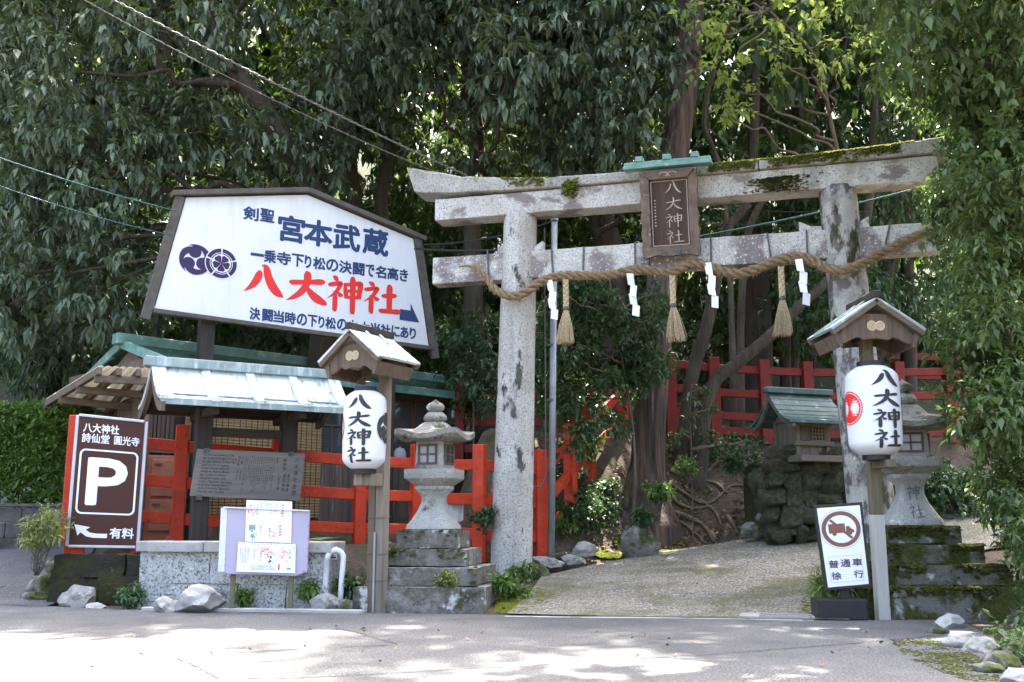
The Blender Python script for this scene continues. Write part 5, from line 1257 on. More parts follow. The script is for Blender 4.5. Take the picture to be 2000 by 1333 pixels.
# wall: planks below, blind, windows
zf = .45; zs = wp(700, 905)[1]
n = int((xw1-xw0)/.17); rr = random.Random(12)
for k in range(n):
    a = xw0+(xw1-xw0)*k/n; b = xw0+(xw1-xw0)*(k+1)/n; MB().box(a+.003, b-.003, WY+rr.uniform(-.004, .004), WY+.03, zf, zs).build('plank', G['plank'], shop)
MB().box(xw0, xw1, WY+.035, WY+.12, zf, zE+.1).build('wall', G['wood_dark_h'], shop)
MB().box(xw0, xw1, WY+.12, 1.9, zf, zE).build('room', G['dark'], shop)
MB().box(xw0-.02, xw0, WY, 1.9, zf, zE+.1).build('end_wall', G['plank'], shop)
MB().box(xw0, xw1, WY-.03, WY+.03, zs+.003, zs+.06).build('sill', G['wood_h'], shop, bevel=.004)
MB().box(xw0, xw1, WY-.02, WY+.034, zE-.14, zE-.04).build('head_beam', G['wood_h'], shop)
def win(p0, p1, bars=1, m='glass'):
    xa = wp(p0, 850)[0]; xb = wp(p1, 850)[0]; za, zb = zs+.065, zE-.145
    f = MB().box(xa, xb, WY+.015, WY+.03, za, zb).build('window', G[m], shop)
    for a, b, c, d in [(xa,xa+.04,za,zb),(xb-.04,xb,za,zb),(xa+.041,xb-.041,za,za+.035),(xa+.041,xb-.041,zb-.035,zb),(xa+.041,xb-.041,(za+zb)/2-.012,(za+zb)/2+.012)] + [((xa+xb)/2-.014,(xa+xb)/2+.014,za+.036,(za+zb)/2-.013)]*bars:
        MB().box(a, b, WY-.01, WY+.014, c, d).build('frame', G['wood_v'], f)
win(290, 312); win(313, 338); win(622, 672); win(715, 762); win(763, 805); win(806, 850)
G['blind_v'] = G['blind']
bx0, bx1 = wp(352, 900)[0], wp(621, 900)[0]; bt, bb = zE-.15, wp(480, 1012)[1]
for k in range(3):                       # rolled-down reed blinds
    a = bx0+(bx1-bx0)*k/3; b = bx0+(bx1-bx0)*(k+1)/3
    o = MB().box(a+.004, b-.004, WY-.075, WY-.065, bb, bt).build('reed_blind', G['blind'], shop)
    for q in range(60): 
        pass
    mb = MB(); nrd = 46
    for q in range(nrd): z = bb+(bt-bb)*(q+.5)/nrd; mb.tube([(a+.006, WY-.079, z+rr.uniform(-.004,.004)), (b-.006, WY-.079, z+rr.uniform(-.004,.004))], .0095, 5, cap=False)
    o2 = mb.build('reeds', G['blind'], o); o2['kind'] = 'stuff'
    for q in range(1, 8): x = a+(b-a)*q/8; MB().box(x-.003, x+.003, WY-.092, WY-.086, bb, bt).build('cord', G['dark'], o)
# meter box and pot on the sill
FM = Fr(*FBd.w(wp(877, 820)[0], WY-.12, wp(877, 832)[1]), FBd.a)
me_ = thing('electric_meter', 'small dark electric meter box on the right end of the shop wall', 'meter', FM)
MB().box(-.09, .09, 0, .1, 0, .28).build('box', G['iron'], me_, bevel=.01); MB().box(-.06, .06, -.012, -.001, .12, .24).build('window', G['glass'], me_); MB().box(-.07, .07, -.02, .08, -.09, -.003).build('terminal', G['black'], me_, bevel=.01)
FPt = Fr(*FBd.w(wp(773, 893)[0], WY-.10, zs+.06), 0)
pt_ = thing('pot', 'white rounded pot on the shop window sill behind the left stone lantern', 'pot', FPt)
MB().lathe([(.06,0),(.095,.03),(.10,.10),(.085,.15),(.07,.165),(.075,.175)], 20).build('body', G['cloth'], pt_, smooth=True); MB().lathe([(.076,.176),(.05,.19),(.015,.195),(.015,.21),(.003,.212)], 16).build('lid', G['cloth'], pt_, smooth=True)
# canopy at the left end of the shop
cn = thing('canopy', 'lean-to canopy of pale corrugated plastic on brown timber rafters at the left', 'canopy', Fr(0, 0, 0, 0))
c0, c1, c2, c3 = at(88,780,13.4), at(190,717,12.0), at(304,722,12.3), at(262,802,13.7)
def cpt(u, v): return c0.lerp(c1, v).lerp(c3.lerp(c2, v), u)
ncol = 8
for k in range(ncol):
    u0, u1 = k/ncol, (k+1)/ncol; vs = []; m_ = 6
    for i in range(m_+1):
        u = u0+(u1-u0)*i/m_; z = .018*math.sin(i/m_*math.pi)
        for v in (0, 1): p = cpt(u, v); vs.append((p.x, p.y, p.z+z))
    vs += [(x, y, z-.003) for x, y, z in vs]; q = 2*(m_+1)
    fs = [(2*i, 2*i+2, 2*i+3, 2*i+1) for i in range(m_)] + [(q+2*i, q+2*i+1, q+2*i+3, q+2*i+2) for i in range(m_)]
    MB().add(vs, fs).build('roof_sheet', G['poly'], cn)
dn = Vector((0, 0, -.06))
for u in (.02, .36, .70, .98): MB().bar(cpt(u, -.03)+dn, cpt(u, 1.03)+dn, .06, .09).build('rafter', G['wood_h'], cn, bevel=.005)
for v in (.02, .33, .66, .98): MB().bar(cpt(-.02, v)+dn*2.3, cpt(1.02, v)+dn*2.3, .06, .09).build('purlin', G['wood_h'], cn, bevel=.005)
MB().bar(cpt(.55, .12)+dn*3, cpt(1.0, .12)+Vector((0, 0, -.5)), .06, .07).build('brace', G['wood_h'], cn)
MB().bar(cpt(1.0, .10)+dn*3, Vector((cpt(1.0, .10).x, cpt(1.0, .10).y, .5)), .09, .09).build('post', G['wood_v'], cn); MB().bar(cpt(.92, .95)+dn*3, Vector((cpt(.92, .95).x, cpt(.92, .95).y, .5)), .09, .09).build('post', G['wood_v'], cn)
# cupboard
FC = Fr(*at(288, 1046, 12.35), R(20)); FC.o.z = .62
cb = thing('cupboard', 'scuffed reddish brown cupboard standing behind the fence beside the parking sign', 'cupboard', FC)
cw = FC.p(345, 1000)[0]; ch = FC.p(300, 890)[1]
MB().box(-.06, cw+.1, 0, .4, 0, ch).build('carcass', G['rust_cab'], cb, bevel=.006)
for z0, z1 in ((.12, ch*.48), (ch*.52, ch-.05)): 
    d = MB().box(.0, cw+.06, -.02, -.002, z0, z1).build('door', G['rust_cab'], cb, bevel=.006); MB().box(.03, .12, -.035, -.021, z1-.06, z1-.045).build('handle', G['iron'], d)
MB().box(-.1, cw+.14, -.05, .42, -.06, -.003).build('base', G['wood_h'], cb)

# ------------------------------------------------------------------ vermilion fences
def fence(label, posts, m, pw=.145, rails=(.25,.67,1.09), rh=.135, group=None, first=True, last=True, hgt=1.28, skip=()):
    """posts: world (x, y, z_top)"""
    o = thing('red_fence', label, 'fence', Fr(*posts[0][:2], 0, 0), group); b0 = Vector((posts[0][0], posts[0][1], 0))
    P = [Vector(p)-b0 for p in posts]
    for i, p in enumerate(P):
        if i in skip: continue
        d = (P[min(i+1, len(P)-1)]-P[max(i-1, 0)]); a = math.atan2(d.y, d.x)
        MB().box(-pw/2, pw/2, -pw/2, pw/2, -hgt-.15, 0, Matrix.Translation(p) @ Matrix.Rotation(a, 4, 'Z')).build('post', m, o, bevel=.008)
    for a, b in zip(P[:-1], P[1:]):
        for r in rails:
            u = (b-a).normalized(); MB().bar(a+u*pw*.45+Vector((0,0,-r)), b-u*pw*.45+Vector((0,0,-r)), .06, rh).build('rail', m, o, bevel=.006)
    return o
def W(px, py, Y): return tuple(at(px, py, Y))
fence('vermilion fence of square posts running behind the shelter in front of the shop', [W(150,812,11.55), W(357,831,11.9), W(545,848,12.35), W(705,862,12.8), W(815,868,13.15)], G['red'])
fence('vermilion fence corner between the left stone lantern and the grey pole', [W(815,871,13.25), W(937,869,12.55), W(1055,879,12.85)], G['red'], skip=(0,))
fence('vermilion handrail fence climbing the steps behind the cedar', [W(1062,878,13.0), W(1113,828,13.7), W(1150,792,14.4), W(1215,735,15.6)], G['red'], skip=(0,))
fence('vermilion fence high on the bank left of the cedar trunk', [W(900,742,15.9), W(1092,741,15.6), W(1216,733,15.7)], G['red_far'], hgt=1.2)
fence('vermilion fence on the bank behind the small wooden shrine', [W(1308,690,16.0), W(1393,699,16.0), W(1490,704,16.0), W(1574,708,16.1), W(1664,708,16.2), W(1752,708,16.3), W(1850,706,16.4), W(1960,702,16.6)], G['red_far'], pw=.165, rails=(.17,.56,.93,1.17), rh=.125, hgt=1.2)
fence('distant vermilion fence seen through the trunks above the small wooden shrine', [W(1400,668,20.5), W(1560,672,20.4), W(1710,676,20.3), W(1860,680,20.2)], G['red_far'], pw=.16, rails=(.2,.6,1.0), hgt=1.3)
# towel on the fence
o = MB(); P0 = at(890, 985, 12.9); vs = []; 
for i in range(9):
    for j in range(10): vs.append((P0.x-.10+.2*i/8, P0.y-.02+.018*math.sin(i*1.9+j*.2), P0.z+.10-.30*j/9+.02*math.sin(i*.8)))
fs = [(i*10+j, i*10+j+1, i*10+j+11, i*10+j+10) for i in range(8) for j in range(9)]
tag(o.add(vs, fs).build('towel', G['cloth'], smooth=True), 'white towel hung behind the fence beside the left stone lantern', 'towel')

# ------------------------------------------------------------------ small wooden shrine on its stone platform
FO = Fr(*at(1560, 905, 13.2), R(20)); FO.o.z = 1.63
hk = thing('small_shrine', 'small grey wooden shrine with curved dark copper roof on a stone platform', 'shrine', FO)
def op(px, py, d=0): return FO.p(px, py, d)
G['wood_shrine'] = wood('wood_shrine', (.15,.13,.10), (.09,.078,.06)); G['wood_shrine_h'] = wood('wood_shrine_h', (.15,.13,.10), (.09,.078,.06), st=(.06,1,1))
x0, x1 = op(1534, 880)[0], op(1618, 880, -.2)[0]; zb0 = 0; z2 = op(1590, 824, -.2)[1]
wd = x1-x0
MB().box(x0-.06, x1+.12, -.42, .30, -.03, .05).build('base', G['wood_shrine_h'], hk, bevel=.006)
body = MB().box(x0+.03, x1-.03, -.22, .22, .052, z2).build('body', G['wood_shrine'], hk)
for x in (x0, x1-.06):
    for y in (-.25, .19): MB().box(x, x+.06, y, y+.06, .053, z2+.02).build('pillar', G['wood_shrine'], hk, bevel=.004)
zm = z2*.42
for y in (-.275,): 
    MB().box(x0-.04, x1+.04, y, y+.05, zm-.03, zm+.03).build('rail', G['wood_shrine_h'], hk, bevel=.004); MB().box(x0-.02, x1+.02, y+.01, y+.05, z2-.06, z2).build('lintel', G['wood_shrine_h'], hk)
gx0, gx1 = x0+wd*.40, x1-.07
f = MB().box(gx0, gx1, -.228, -.222, zm+.04, z2-.07).build('window', G['dark'], hk)
for k in range(6): x = gx0+(gx1-gx0)*k/5; MB().box(x-.008, x+.008, -.245, -.23, zm+.04, z2-.07).build('lattice_bar', G['wood_shrine'], f)
for k in range(5): z = zm+.04+(z2-.11-zm)*k/4; MB().box(gx0, gx1, -.250, -.2455, z-.008, z+.008).build('lattice_bar', G['wood_shrine'], f)
for k in range(6): x = x0+.07+k*(wd*.30)/6; MB().box(x, x+.018, -.24, -.222, zm+.04, z2-.07).build('slat', G['wood_shrine'], hk)
rx0, zrr = op(1512, 768); rx1 = op(1606, 778)[0]; zre = op(1545, 822, -.45)[1]
def hz(t): return zrr+(zre-zrr)*(1-max(0, 1-t)**1.7)
for sg, dd in ((-1, .52), (1, .40)):
    for k in range(7):                   # courses
        t0, t1 = k/7, (k+1)/7; vs = []
        for t, o_ in ((t0, .0), (t1, .012)): vs += [(rx0-.10-.05*t, sg*dd*t, hz(t)+o_), (rx1+.10+.05*t, sg*dd*t, hz(t)+o_)]
        vs += [(x, y, z-.035) for x, y, z in vs]
        MB().add(vs, [(0,1,3,2),(4,6,7,5),(0,4,5,1),(2,3,7,6),(0,2,6,4),(1,5,7,3)]).build('roof_course', G['copper_dark'], hk)
    for xa in (rx0-.10, rx1+.05): 
        mb = MB(); mb.tube([(xa+.02, sg*dd*t*.98, hz(t)-.055) for t in np.linspace(0, 1, 9)], .03, 4, ph=.785); mb.build('bargeboard', G['wood_shrine_h'], hk)
MB().box(rx0-.14, rx1+.14, -.06, .06, zrr-.005, zrr+.075).build('ridge', G['copper_dark'], hk, bevel=.01)
MB().prism([(-.20, 0), (0, .22), (.20, 0)], 0, .03, Matrix.Translation((x0+.02, 0, z2+.0)) @ Matrix.Rotation(R(90), 4, 'Z')).build('gable', G['wood_shrine'], hk)

# stone platform wall: rough stones, one object each
FWs = Fr(*at(1505, 1046, 13.0), R(6)); FWs.o.z = .62
wall_s = thing('stone_platform', 'mossy rubble stone wall carrying the small wooden shrine', 'stone wall', FWs)
G['rubble'] = mat('rubble', (.085,.08,.058), (.045,.043,.030), 6, rough=.97, bump=.9, bscale=30, layers=[dict(col=(.20,.19,.15), scale=7, lo=.60, hi=.70), dict(col=DMOSS, colb=(.04,.048,.012), scale=2.4, lo=.42, hi=.55)])
stones = [mesh_ob(rock_mesh('stone', 200+k, (1.5, 1.2, 1.5), 3, 13, .12, (.48, .78)), 'stone', G['rubble'], wall_s, auto=45) for k in range(5)]
rr = random.Random(31); first = set()
def put_stone(x, y, z, w_, h_, d_):
    k = rr.randrange(5); o = stones[k] if k not in first else link_copy(stones[k], wall_s)
    first.add(k); o.location = (x, y, z); o.scale = (w_/2*1.12, d_/2*1.2, h_/2*1.12); o.rotation_euler = (rr.uniform(-.15,.15), rr.uniform(-.2,.2), rr.uniform(-.3,.3))
z = .0
while z < 1.0:
    h_ = rr.uniform(.16, .26); x = .02 + z*.10 - rr.uniform(0, .12)
    while x < 1.75:
        w_ = rr.uniform(.12, .42); hh_ = h_*rr.uniform(.75, 1.35); put_stone(x+w_/2, .06+.06*z+rr.uniform(-.04,.03), z+h_/2+rr.uniform(-.03,.03), w_, hh_, .3); x += w_*.95
    z += h_*.93
for k in range(3):
    for j in range(3): put_stone(.02+rr.uniform(-.04,.04)+.1*(1-j/3), .15+k*.16, .12+j*.30+.02*k, .2, .3, .22)
MB().box(.15, 1.75, .14, 1.4, -.2, .94).build('core', G['earth'], wall_s)
MB().box(.12, 1.78, .05, 1.3, .945, 1.0).build('top', G['earth'], wall_s)
for k, (x, y, w_, h_) in enumerate(((1478,1032,46,26),(1500,1010,36,24),(1520,990,34,22),(1462,1040,30,16),(1512,1032,30,22))):
    rock('rock', ['largest mossy stone at the left foot of the shrine platform','mossy stone midway up the edge of the shrine platform','upper mossy stone on the edge of the shrine platform','small stone at the path edge left of the shrine platform','stone wedged against the corner of the shrine platform'][k], x, y, w_, h_, 13.4+.15*(k == 2), 'rock_mossy', 240+k)

# ------------------------------------------------------------------ pole and cables
bp = at(1076, 1086, 12.62); tp = at(1083, 432, 12.62)
gp = thing('steel_pole', 'tall grey galvanised steel pole behind the left torii pillar', 'pole', Fr(bp.x, bp.y, bp.z, 0))
MB().tube([(0,0,-.1), (tp.x-bp.x, 0, tp.z-bp.z)], [.046,.04], 16).build('pole', G['galv'], gp, smooth=True)
MB().tube([(-.055,-.02,tp.z-bp.z-.1), (-.055,-.02,1.6), (-.06,-.02,.95), (-.12,-.02,.84), (-.28,.0,.82)], .009, 6).build('conduit', G['cable_grey'], gp)
MB().lathe([(.05,0),(.05,.05),(.02,.07)], 14, M=Matrix.Translation((tp.x-bp.x, 0, tp.z-bp.z))).build('cap', G['galv'], gp)
for z in (1.9, 2.6): MB().lathe([(.058,0),(.058,.03)], 14, M=Matrix.Translation((.005,0,z))).build('clamp', G['iron'], gp)
def cable(label, a, b, sag, r, m, twist=0, name='cable', mid=None):
    A, B = Vector(a), Vector(b); P = []
    n = 40
    for k in range(n+1): t = k/n; p = A.lerp(B, t); p.z -= sag*4*t*(1-t); P.append(p)
    mb = MB()
    if twist:
        for s_ in (0, math.pi):
            Q = []; n2 = 240
            for k in range(n2+1):
                t = k/n2; p = A.lerp(B, t); p.z -= sag*4*t*(1-t); a_ = t*twist+s_; Q.append(p+Vector((math.cos(a_), 0, math.sin(a_)))*r*.9)
            mb.tube(Q, r*.7, 5)
    else: mb.tube(P, r, 6)
    return tag(mb.build(name, G[m], smooth=True), label, 'cable')
cable('thick twisted overhead cable crossing the trees from the top left', at(175,-25,10.0), at(915,345,13.0), .05, .010, 'cable_grey', 150)
cable('thinner twisted overhead wire just below the thick one', at(120,-25,10.2), at(915,362,13.0), .12, .005, 'cable_grey', 170)
cable('teal overhead cable running from the left edge to the big signboard', at(-20,302,10.5), at(345,413,12.4), .03, .009, 'cable_teal')
cable('lower teal cable running from the left edge to the big signboard', at(-20,357,10.5), at(335,460,12.4), .04, .007, 'cable_teal')
cable('black cable from the big signboard to the left torii pillar', at(825,478,14.6), at(1083,432,12.7), .08, .014, 'cable')
cable('thick black cable low behind the left torii pillar', at(810,486,14.4), at(1083,480,12.7), .05, .018, 'cable')
cable('teal cable rising behind the right torii pillar into the bush', at(1083,505,12.7), at(1860,350,12.2), .10, .014, 'cable_teal')
cable('thin dark wire between the trunks behind the torii', at(1300,402,14.5), at(1700,414,14.5), .04, .006, 'cable')
cable('second thin dark wire just below the first behind the torii', at(1300,432,14.6), at(1700,438,14.6), .04, .006, 'cable')
# ------------------------------------------------------------------ foliage
def norm(a): return a/(np.linalg.norm(a, axis=-1, keepdims=True)+1e-9)
def leaf_mesh(name, B, D, U, L, Wd, m, parent=None, rnd=None, fold=.25, curl=.25):
    """B base points, D leaf direction, U leaf upper normal, all (n,3); each leaf = two folded halves"""
    n = len(B); D = norm(D); S = norm(np.cross(D, U)); U = np.cross(S, D)
    L = L[:,None]; Wd = Wd[:,None]
    mid = B + D*L*.48 - U*Wd*fold*.6
    tip = B + D*L - U*L*curl
    le = B + D*L*.45 + S*Wd*.5 + U*Wd*fold*.4; ri = B + D*L*.45 - S*Wd*.5 + U*Wd*fold*.4
    V = np.stack([B, le, tip, ri, mid], 1).reshape(-1, 3)
    k = np.arange(n)[:,None]*5
    F = np.concatenate([k+np.array([[0,4,2,1]]), k+np.array([[0,3,2,4]])], 1).reshape(-1, 4)
    me = np_mesh(name, V, F)
    a = me.attributes.new('rnd', 'FLOAT', 'POINT')
    if rnd is None: rnd = np.random.RandomState(n).rand(n)
    a.data.foreach_set('value', np.repeat(rnd, 5).astype(np.float32))
    return mesh_ob(me, name, m, parent, smooth=False)
def sprays(blobs, dens, k, L, W_, droop, seed, shell=.55, spread=.10, up=.0, flat=1.0, lenj=.42, bias=.0):
    """leaf sprays over a set of clumps. blobs: (x,y,z,r). dens: sprays per m2 of clump surface; k leaves per spray"""
    rs = np.random.RandomState(seed); Bs = []; Ds = []; Us = []; Rn = []
    for (x, y, z, r) in blobs:
        n = max(4, int(dens*4*math.pi*r*r*rs.uniform(.75, 1.2))); u = norm(rs.randn(n, 3)); u[:,2] *= flat
        q = shell+(1-shell)*rs.rand(n, 1)**.6
        c = np.array([x, y, z]) + u*r*q*np.array([1,1,flat if flat < 1 else 1]) + rs.randn(n, 3)*.05*r
        tw = norm(u*.8 + rs.randn(n, 3)*.45 + np.array([0, 0, -droop*.5+up]))           # twig direction
        tone = np.clip(rs.rand()*.35 + .65*rs.rand(n), 0, 1)
        ex = norm(np.cross(tw, rs.randn(n, 3))); ey = np.cross(tw, ex)
        az = (np.arange(k)/k*2*math.pi*1.0)[None,:] + rs.rand(n, 1)*6.28 + rs.randn(n, k)*.35
        rad = ex[:,None,:]*np.cos(az)[...,None] + ey[:,None,:]*np.sin(az)[...,None]
        base = c[:,None,:] + tw[:,None,:]*(rs.rand(n, k, 1)-.5)*spread*2
        d = rad*(.75) + tw[:,None,:]*.55 + np.array([0, 0, -droop+up*.3]) + rs.randn(n, k, 3)*.22
        un = norm(rad*.35 + np.array([0, 0, 1.0]) + tw[:,None,:]*.35 + rs.randn(n, k, 3)*.25)
        Bs.append(base.reshape(-1, 3)); Ds.append(d.reshape(-1, 3)); Us.append(un.reshape(-1, 3))
        Rn.append(np.clip(np.repeat(tone, k)*.75 + rs.rand(n*k)*.35 - .05, 0, 1))
    B = np.concatenate(Bs); D = np.concatenate(Ds); U = np.concatenate(Us); rn = np.concatenate(Rn); n = len(B)
    Ls = L*(1+lenj*rs.randn(n)*.8).clip(.45, 1.7); Ws = W_*Ls/L*(1+.15*rs.randn(n))
    return B, D, U, Ls, Ws, rn
def crown(name, blobs, parent, m, dens=9, k=9, L=.13, W_=.042, droop=.9, seed=0, curl=.25, **kw):
    B, D, U, Ls, Ws, rn = sprays(blobs, dens, k, L, W_, droop, seed, **kw)
    o = leaf_mesh(name, B, D, U, Ls, Ws, m, parent, rn, curl=curl); o['kind'] = 'stuff' if parent is None else o.get('kind', 'part')
    if parent is not None: del o['kind']
    return o
def region(poly, Y0, Y1, n, r0, r1, seed, sep=.6):
    """n clumps inside a photo outline, at real depths between Y0 and Y1"""
    rr = random.Random(seed); xs = [p[0] for p in poly]; ys = [p[1] for p in poly]; out = []; t = 0
    while len(out) < n and t < n*60:
        t += 1; px, py = rr.uniform(min(xs), max(xs)), rr.uniform(min(ys), max(ys))
        if not inpoly(px, py, poly): continue
        Y = rr.uniform(Y0, Y1); p = at(px, py, Y); r = rr.uniform(r0, r1)
        if any((p-Vector(b[:3])).length < sep*(r+b[3])*.5 for b in out): continue
        out.append((p.x, p.y, p.z, r))
    return out
def limb(mb, a, b, r0, r1, seed, n=7, wob=.12, ns=9):
    rr = random.Random(seed); a = Vector(a); b = Vector(b); L = (b-a).length; P = []
    for k in range(n+1):
        t = k/n; p = a.lerp(b, t)
        if 0 < k < n: p += Vector((rr.uniform(-1,1), rr.uniform(-1,1), rr.uniform(-.4,.8)))*wob*L*.18
        P.append(tuple(p))
    Q = cr(P, 3); R_ = np.linspace(0, 1, len(Q)); mb.tube([q for q in Q], [(r0+(r1-r0)*t**.8)*(1+.06*rr.uniform(-1,1)) for t in R_], ns); return [Vector(q) for q in Q]
def tree(name, label, base, pts, r0, r1, blobs, m_leaf, m_bark='bark', seed=0, group=None, nb=12, hi=(), **kw):
    """pts: trunk points above the base (world); boughs run to some of the clumps"""
    b = Vector(base); fr = Fr(b.x, b.y, b.z, 0); t = thing(name, label, 'tree', fr, group); rr = random.Random(seed)
    tr = MB(); Q = cr([tuple(b-Vector((0,0,.3)))] + [tuple(p) for p in pts], 6)
    n = len(Q); rad = [(r0+(r1-r0)*(i/(n-1))**.85)*(1+.04*rr.uniform(-1,1))*(1+.45*max(0, 1-i/(n*.10))) for i in range(n)]
    tr.tube([Vector(q)-b for q in Q], rad, 16); tr.build('trunk', G[m_bark], t, smooth=True)
    br = MB(); top = [Vector(q) for q in Q]
    for (x, y, z, r) in (rr.sample(blobs, min(nb, len(blobs))) if nb else []):
        e = Vector((x, y, z)); s_ = min(top[int(n*.35):], key=lambda p: (p-e).length + abs((p.z+.6*(p-e).length*.5)-e.z)*.6)
        d = (e-s_).length; limb(br, s_-b, e-b, max(.014, r0*.14+.008*d), .012, rr.randrange(9999), wob=.35, ns=7)
    if nb: br.build('branches', G[m_bark], t, smooth=True)['kind'] = 'stuff'
    if blobs: crown('crown', [(x-b.x, y-b.y, z-b.z, r) for x, y, z, r in blobs], t, G[m_leaf], seed=seed, **kw)
    if hi: crown('upper_crown', [(x-b.x, y-b.y, z-b.z, r) for x, y, z, r in hi], t, G[m_leaf], seed=seed+500, dens=2.6, k=9, L=.30, W_=.13, droop=.5)
    return t

def clear_road(bl, Ymin=8.55):
    """keep the crowns low enough at the front that the road beyond them lies in the sun"""
    k = math.cos(SUN_AZ)/math.tan(SUN_EL); out = []
    for b in bl:
        q = Vector(b[:3])-FS.o; front = q.dot(FS.n) < b[3]+.35 and b[2] < 6.6+b[3] and -1 < q.dot(FS.d) < 5
        if b[1]-(b[2]+b[3]*.8)*k > Ymin and not front: out.append(b)
    return out
# --- big evergreen oaks hanging over the sign
A = region([(-80,-130),(760,-130),(770,250),(640,330),(520,360),(345,352),(320,470),(300,560),(180,640),(60,690),(-80,640)], 13.0, 16.6, 125, .42, .8, 1)
AT = region([(-80,-400),(760,-400),(760,-190),(-80,-190)], 11.9, 17.5, 84, .7, 1.1, 2)
tree('evergreen_oak', 'broad evergreen oak with drooping leaves above and left of the big signboard', (at(610,700,15.3).x, 15.3, 1.0),
     [at(640,560,15.3), at(600,360,15.3), at(540,250,15.0), at(450,120,14.8), at(380,-60,14.8)], .27, .10, clear_road(A), 'leaf_oak', hi=clear_road(AT), seed=1, nb=26, dens=9.5, k=11, L=.165, W_=.053, droop=.62, spread=.05, shell=.5)
B_ = region([(700,-130),(1010,-130),(1020,200),(960,330),(880,320),(780,330),(690,300)], 13.6, 16.8, 50, .42, .75, 3)
BT = region([(700,-400),(1050,-400),(1050,-190),(700,-190)], 12.2, 18, 36, .7, 1.0, 4)
tree('evergreen_oak', 'evergreen oak with a straight trunk rising between the signboard and the torii', (at(922,860,16.6).x, 16.6, 1.6),
     [at(925,650,16.6), at(922,430,16.6), at(930,250,16.4), at(900,60,16.2), at(880,-120,16.0)], .20, .08, clear_road(B_), 'leaf_oak', hi=clear_road(BT), seed=2, nb=18, dens=9.5, k=11, L=.165, W_=.053, droop=.62, spread=.05, shell=.5)
D_ = region([(990,-130),(1300,-130),(1312,60),(1310,190),(1260,270),(1210,300),(1130,320),(1050,250),(1000,250)], 13.8, 16.2, 52, .42, .75, 5)
DT = region([(1000,-400),(1420,-400),(1400,-190),(1000,-190)], 11.8, 18, 42, .7, 1.0, 6)
tree('evergreen_oak', 'evergreen oak with leaning dark trunk and glossy crown above the middle of the torii', (at(1215,820,17.4).x, 17.4, 2.3),
     [at(1200,640,17.4), at(1190,480,17.4), at(1130,330,17.2), at(1060,255,17.0), at(1110,120,16.6), at(1180,-60,16.2)], .30, .12, clear_road(D_), 'leaf_oak', hi=clear_road(DT), seed=3, nb=18, dens=9.5, k=11, L=.165, W_=.053, droop=.62, spread=.05, shell=.5)
# pair of slimmer oaks behind the sign
for i, (px, lb) in enumerate(((690,'slim dark oak trunk rising behind the right half of the signboard'), (745,'second slim oak trunk rising behind the signboard, leaning right'))):
    bl = region([(560,-100),(900,-100),(900,300),(560,330)], 17.5, 19.5, 18, .6, 1.0, 20+i)
    tree('evergreen_oak', lb, (at(px+20,720,17.2).x, 17.2, 1.6), [at(px+10,520,17.2), at(px,380,17.2), at(px-10+40*i,240,17.3), at(px-40+80*i,0,17.6)], .17, .07, bl, 'leaf_back', seed=22+i, nb=8, dens=7, k=8, L=.16, W_=.055, droop=.9)

# --- the great cedar
def cedar(label, px, base_y, Y, pts, r0, r1, seed, flare=.9):
    b = on(px, base_y) if Y is None else at(px, base_y, Y); fr = Fr(b.x, b.y, b.z, 0); t = thing('cedar_tree', label, 'tree', fr)
    Q = cr([tuple(b-Vector((0,0,.7))), tuple(b)] + [tuple(p) for p in pts], 12); n = len(Q); N = 72; vs = []; L = 0
    for i, q in enumerate(Q):
        t_ = i/(n-1); z = q[2]-b.z; r = r0+(r1-r0)*t_
        for j in range(N):
            a = 2*math.pi*j/N; ca, sa = math.cos(a), math.sin(a)
            rid = float(vnoise(ca*7+5, sa*7+5, z*.22, seed))-.5 + .6*(float(vnoise(ca*17+5, sa*17+5, z*.4, seed+1))-.5)
            root = flare*max(0, 1-max(z, -.3)/.8)**2.2*(.45+1.1*float(vnoise(ca*1.6+3, sa*1.6+3, 0, seed+2)))
            rr_ = r*(1+.13*rid+root); vs.append((q[0]-b.x+rr_*ca, q[1]-b.y+rr_*sa, z))
    fs = [(i*N+j, i*N+(j+1) % N, (i+1)*N+(j+1) % N, (i+1)*N+j) for i in range(n-1) for j in range(N)]
    MB().add(vs, fs).build('trunk', G['bark_cedar'], t, smooth=True)
    return t, b
ct, cb_ = cedar('huge old cedar with a ridged reddish trunk and flared roots behind the torii', 1262, 985, 14.3, [at(1270,800,14.3), at(1292,560,14.4), at(1316,320,14.6), at(1342,120,14.8), at(1352,-80,15.0), at(1360,-500,15.4)], .232, .20, 7, .75)
fol = region([(1150,-900),(1560,-900),(1500,-250),(1200,-250)], 14, 17, 26, .6, 1.0, 8)
crown('crown', [(x-cb_.x, y-cb_.y, z-cb_.z, r) for x, y, z, r in fol], ct, G['leaf_cedar'], seed=9, dens=3, k=10, L=.34, W_=.07, droop=.6)

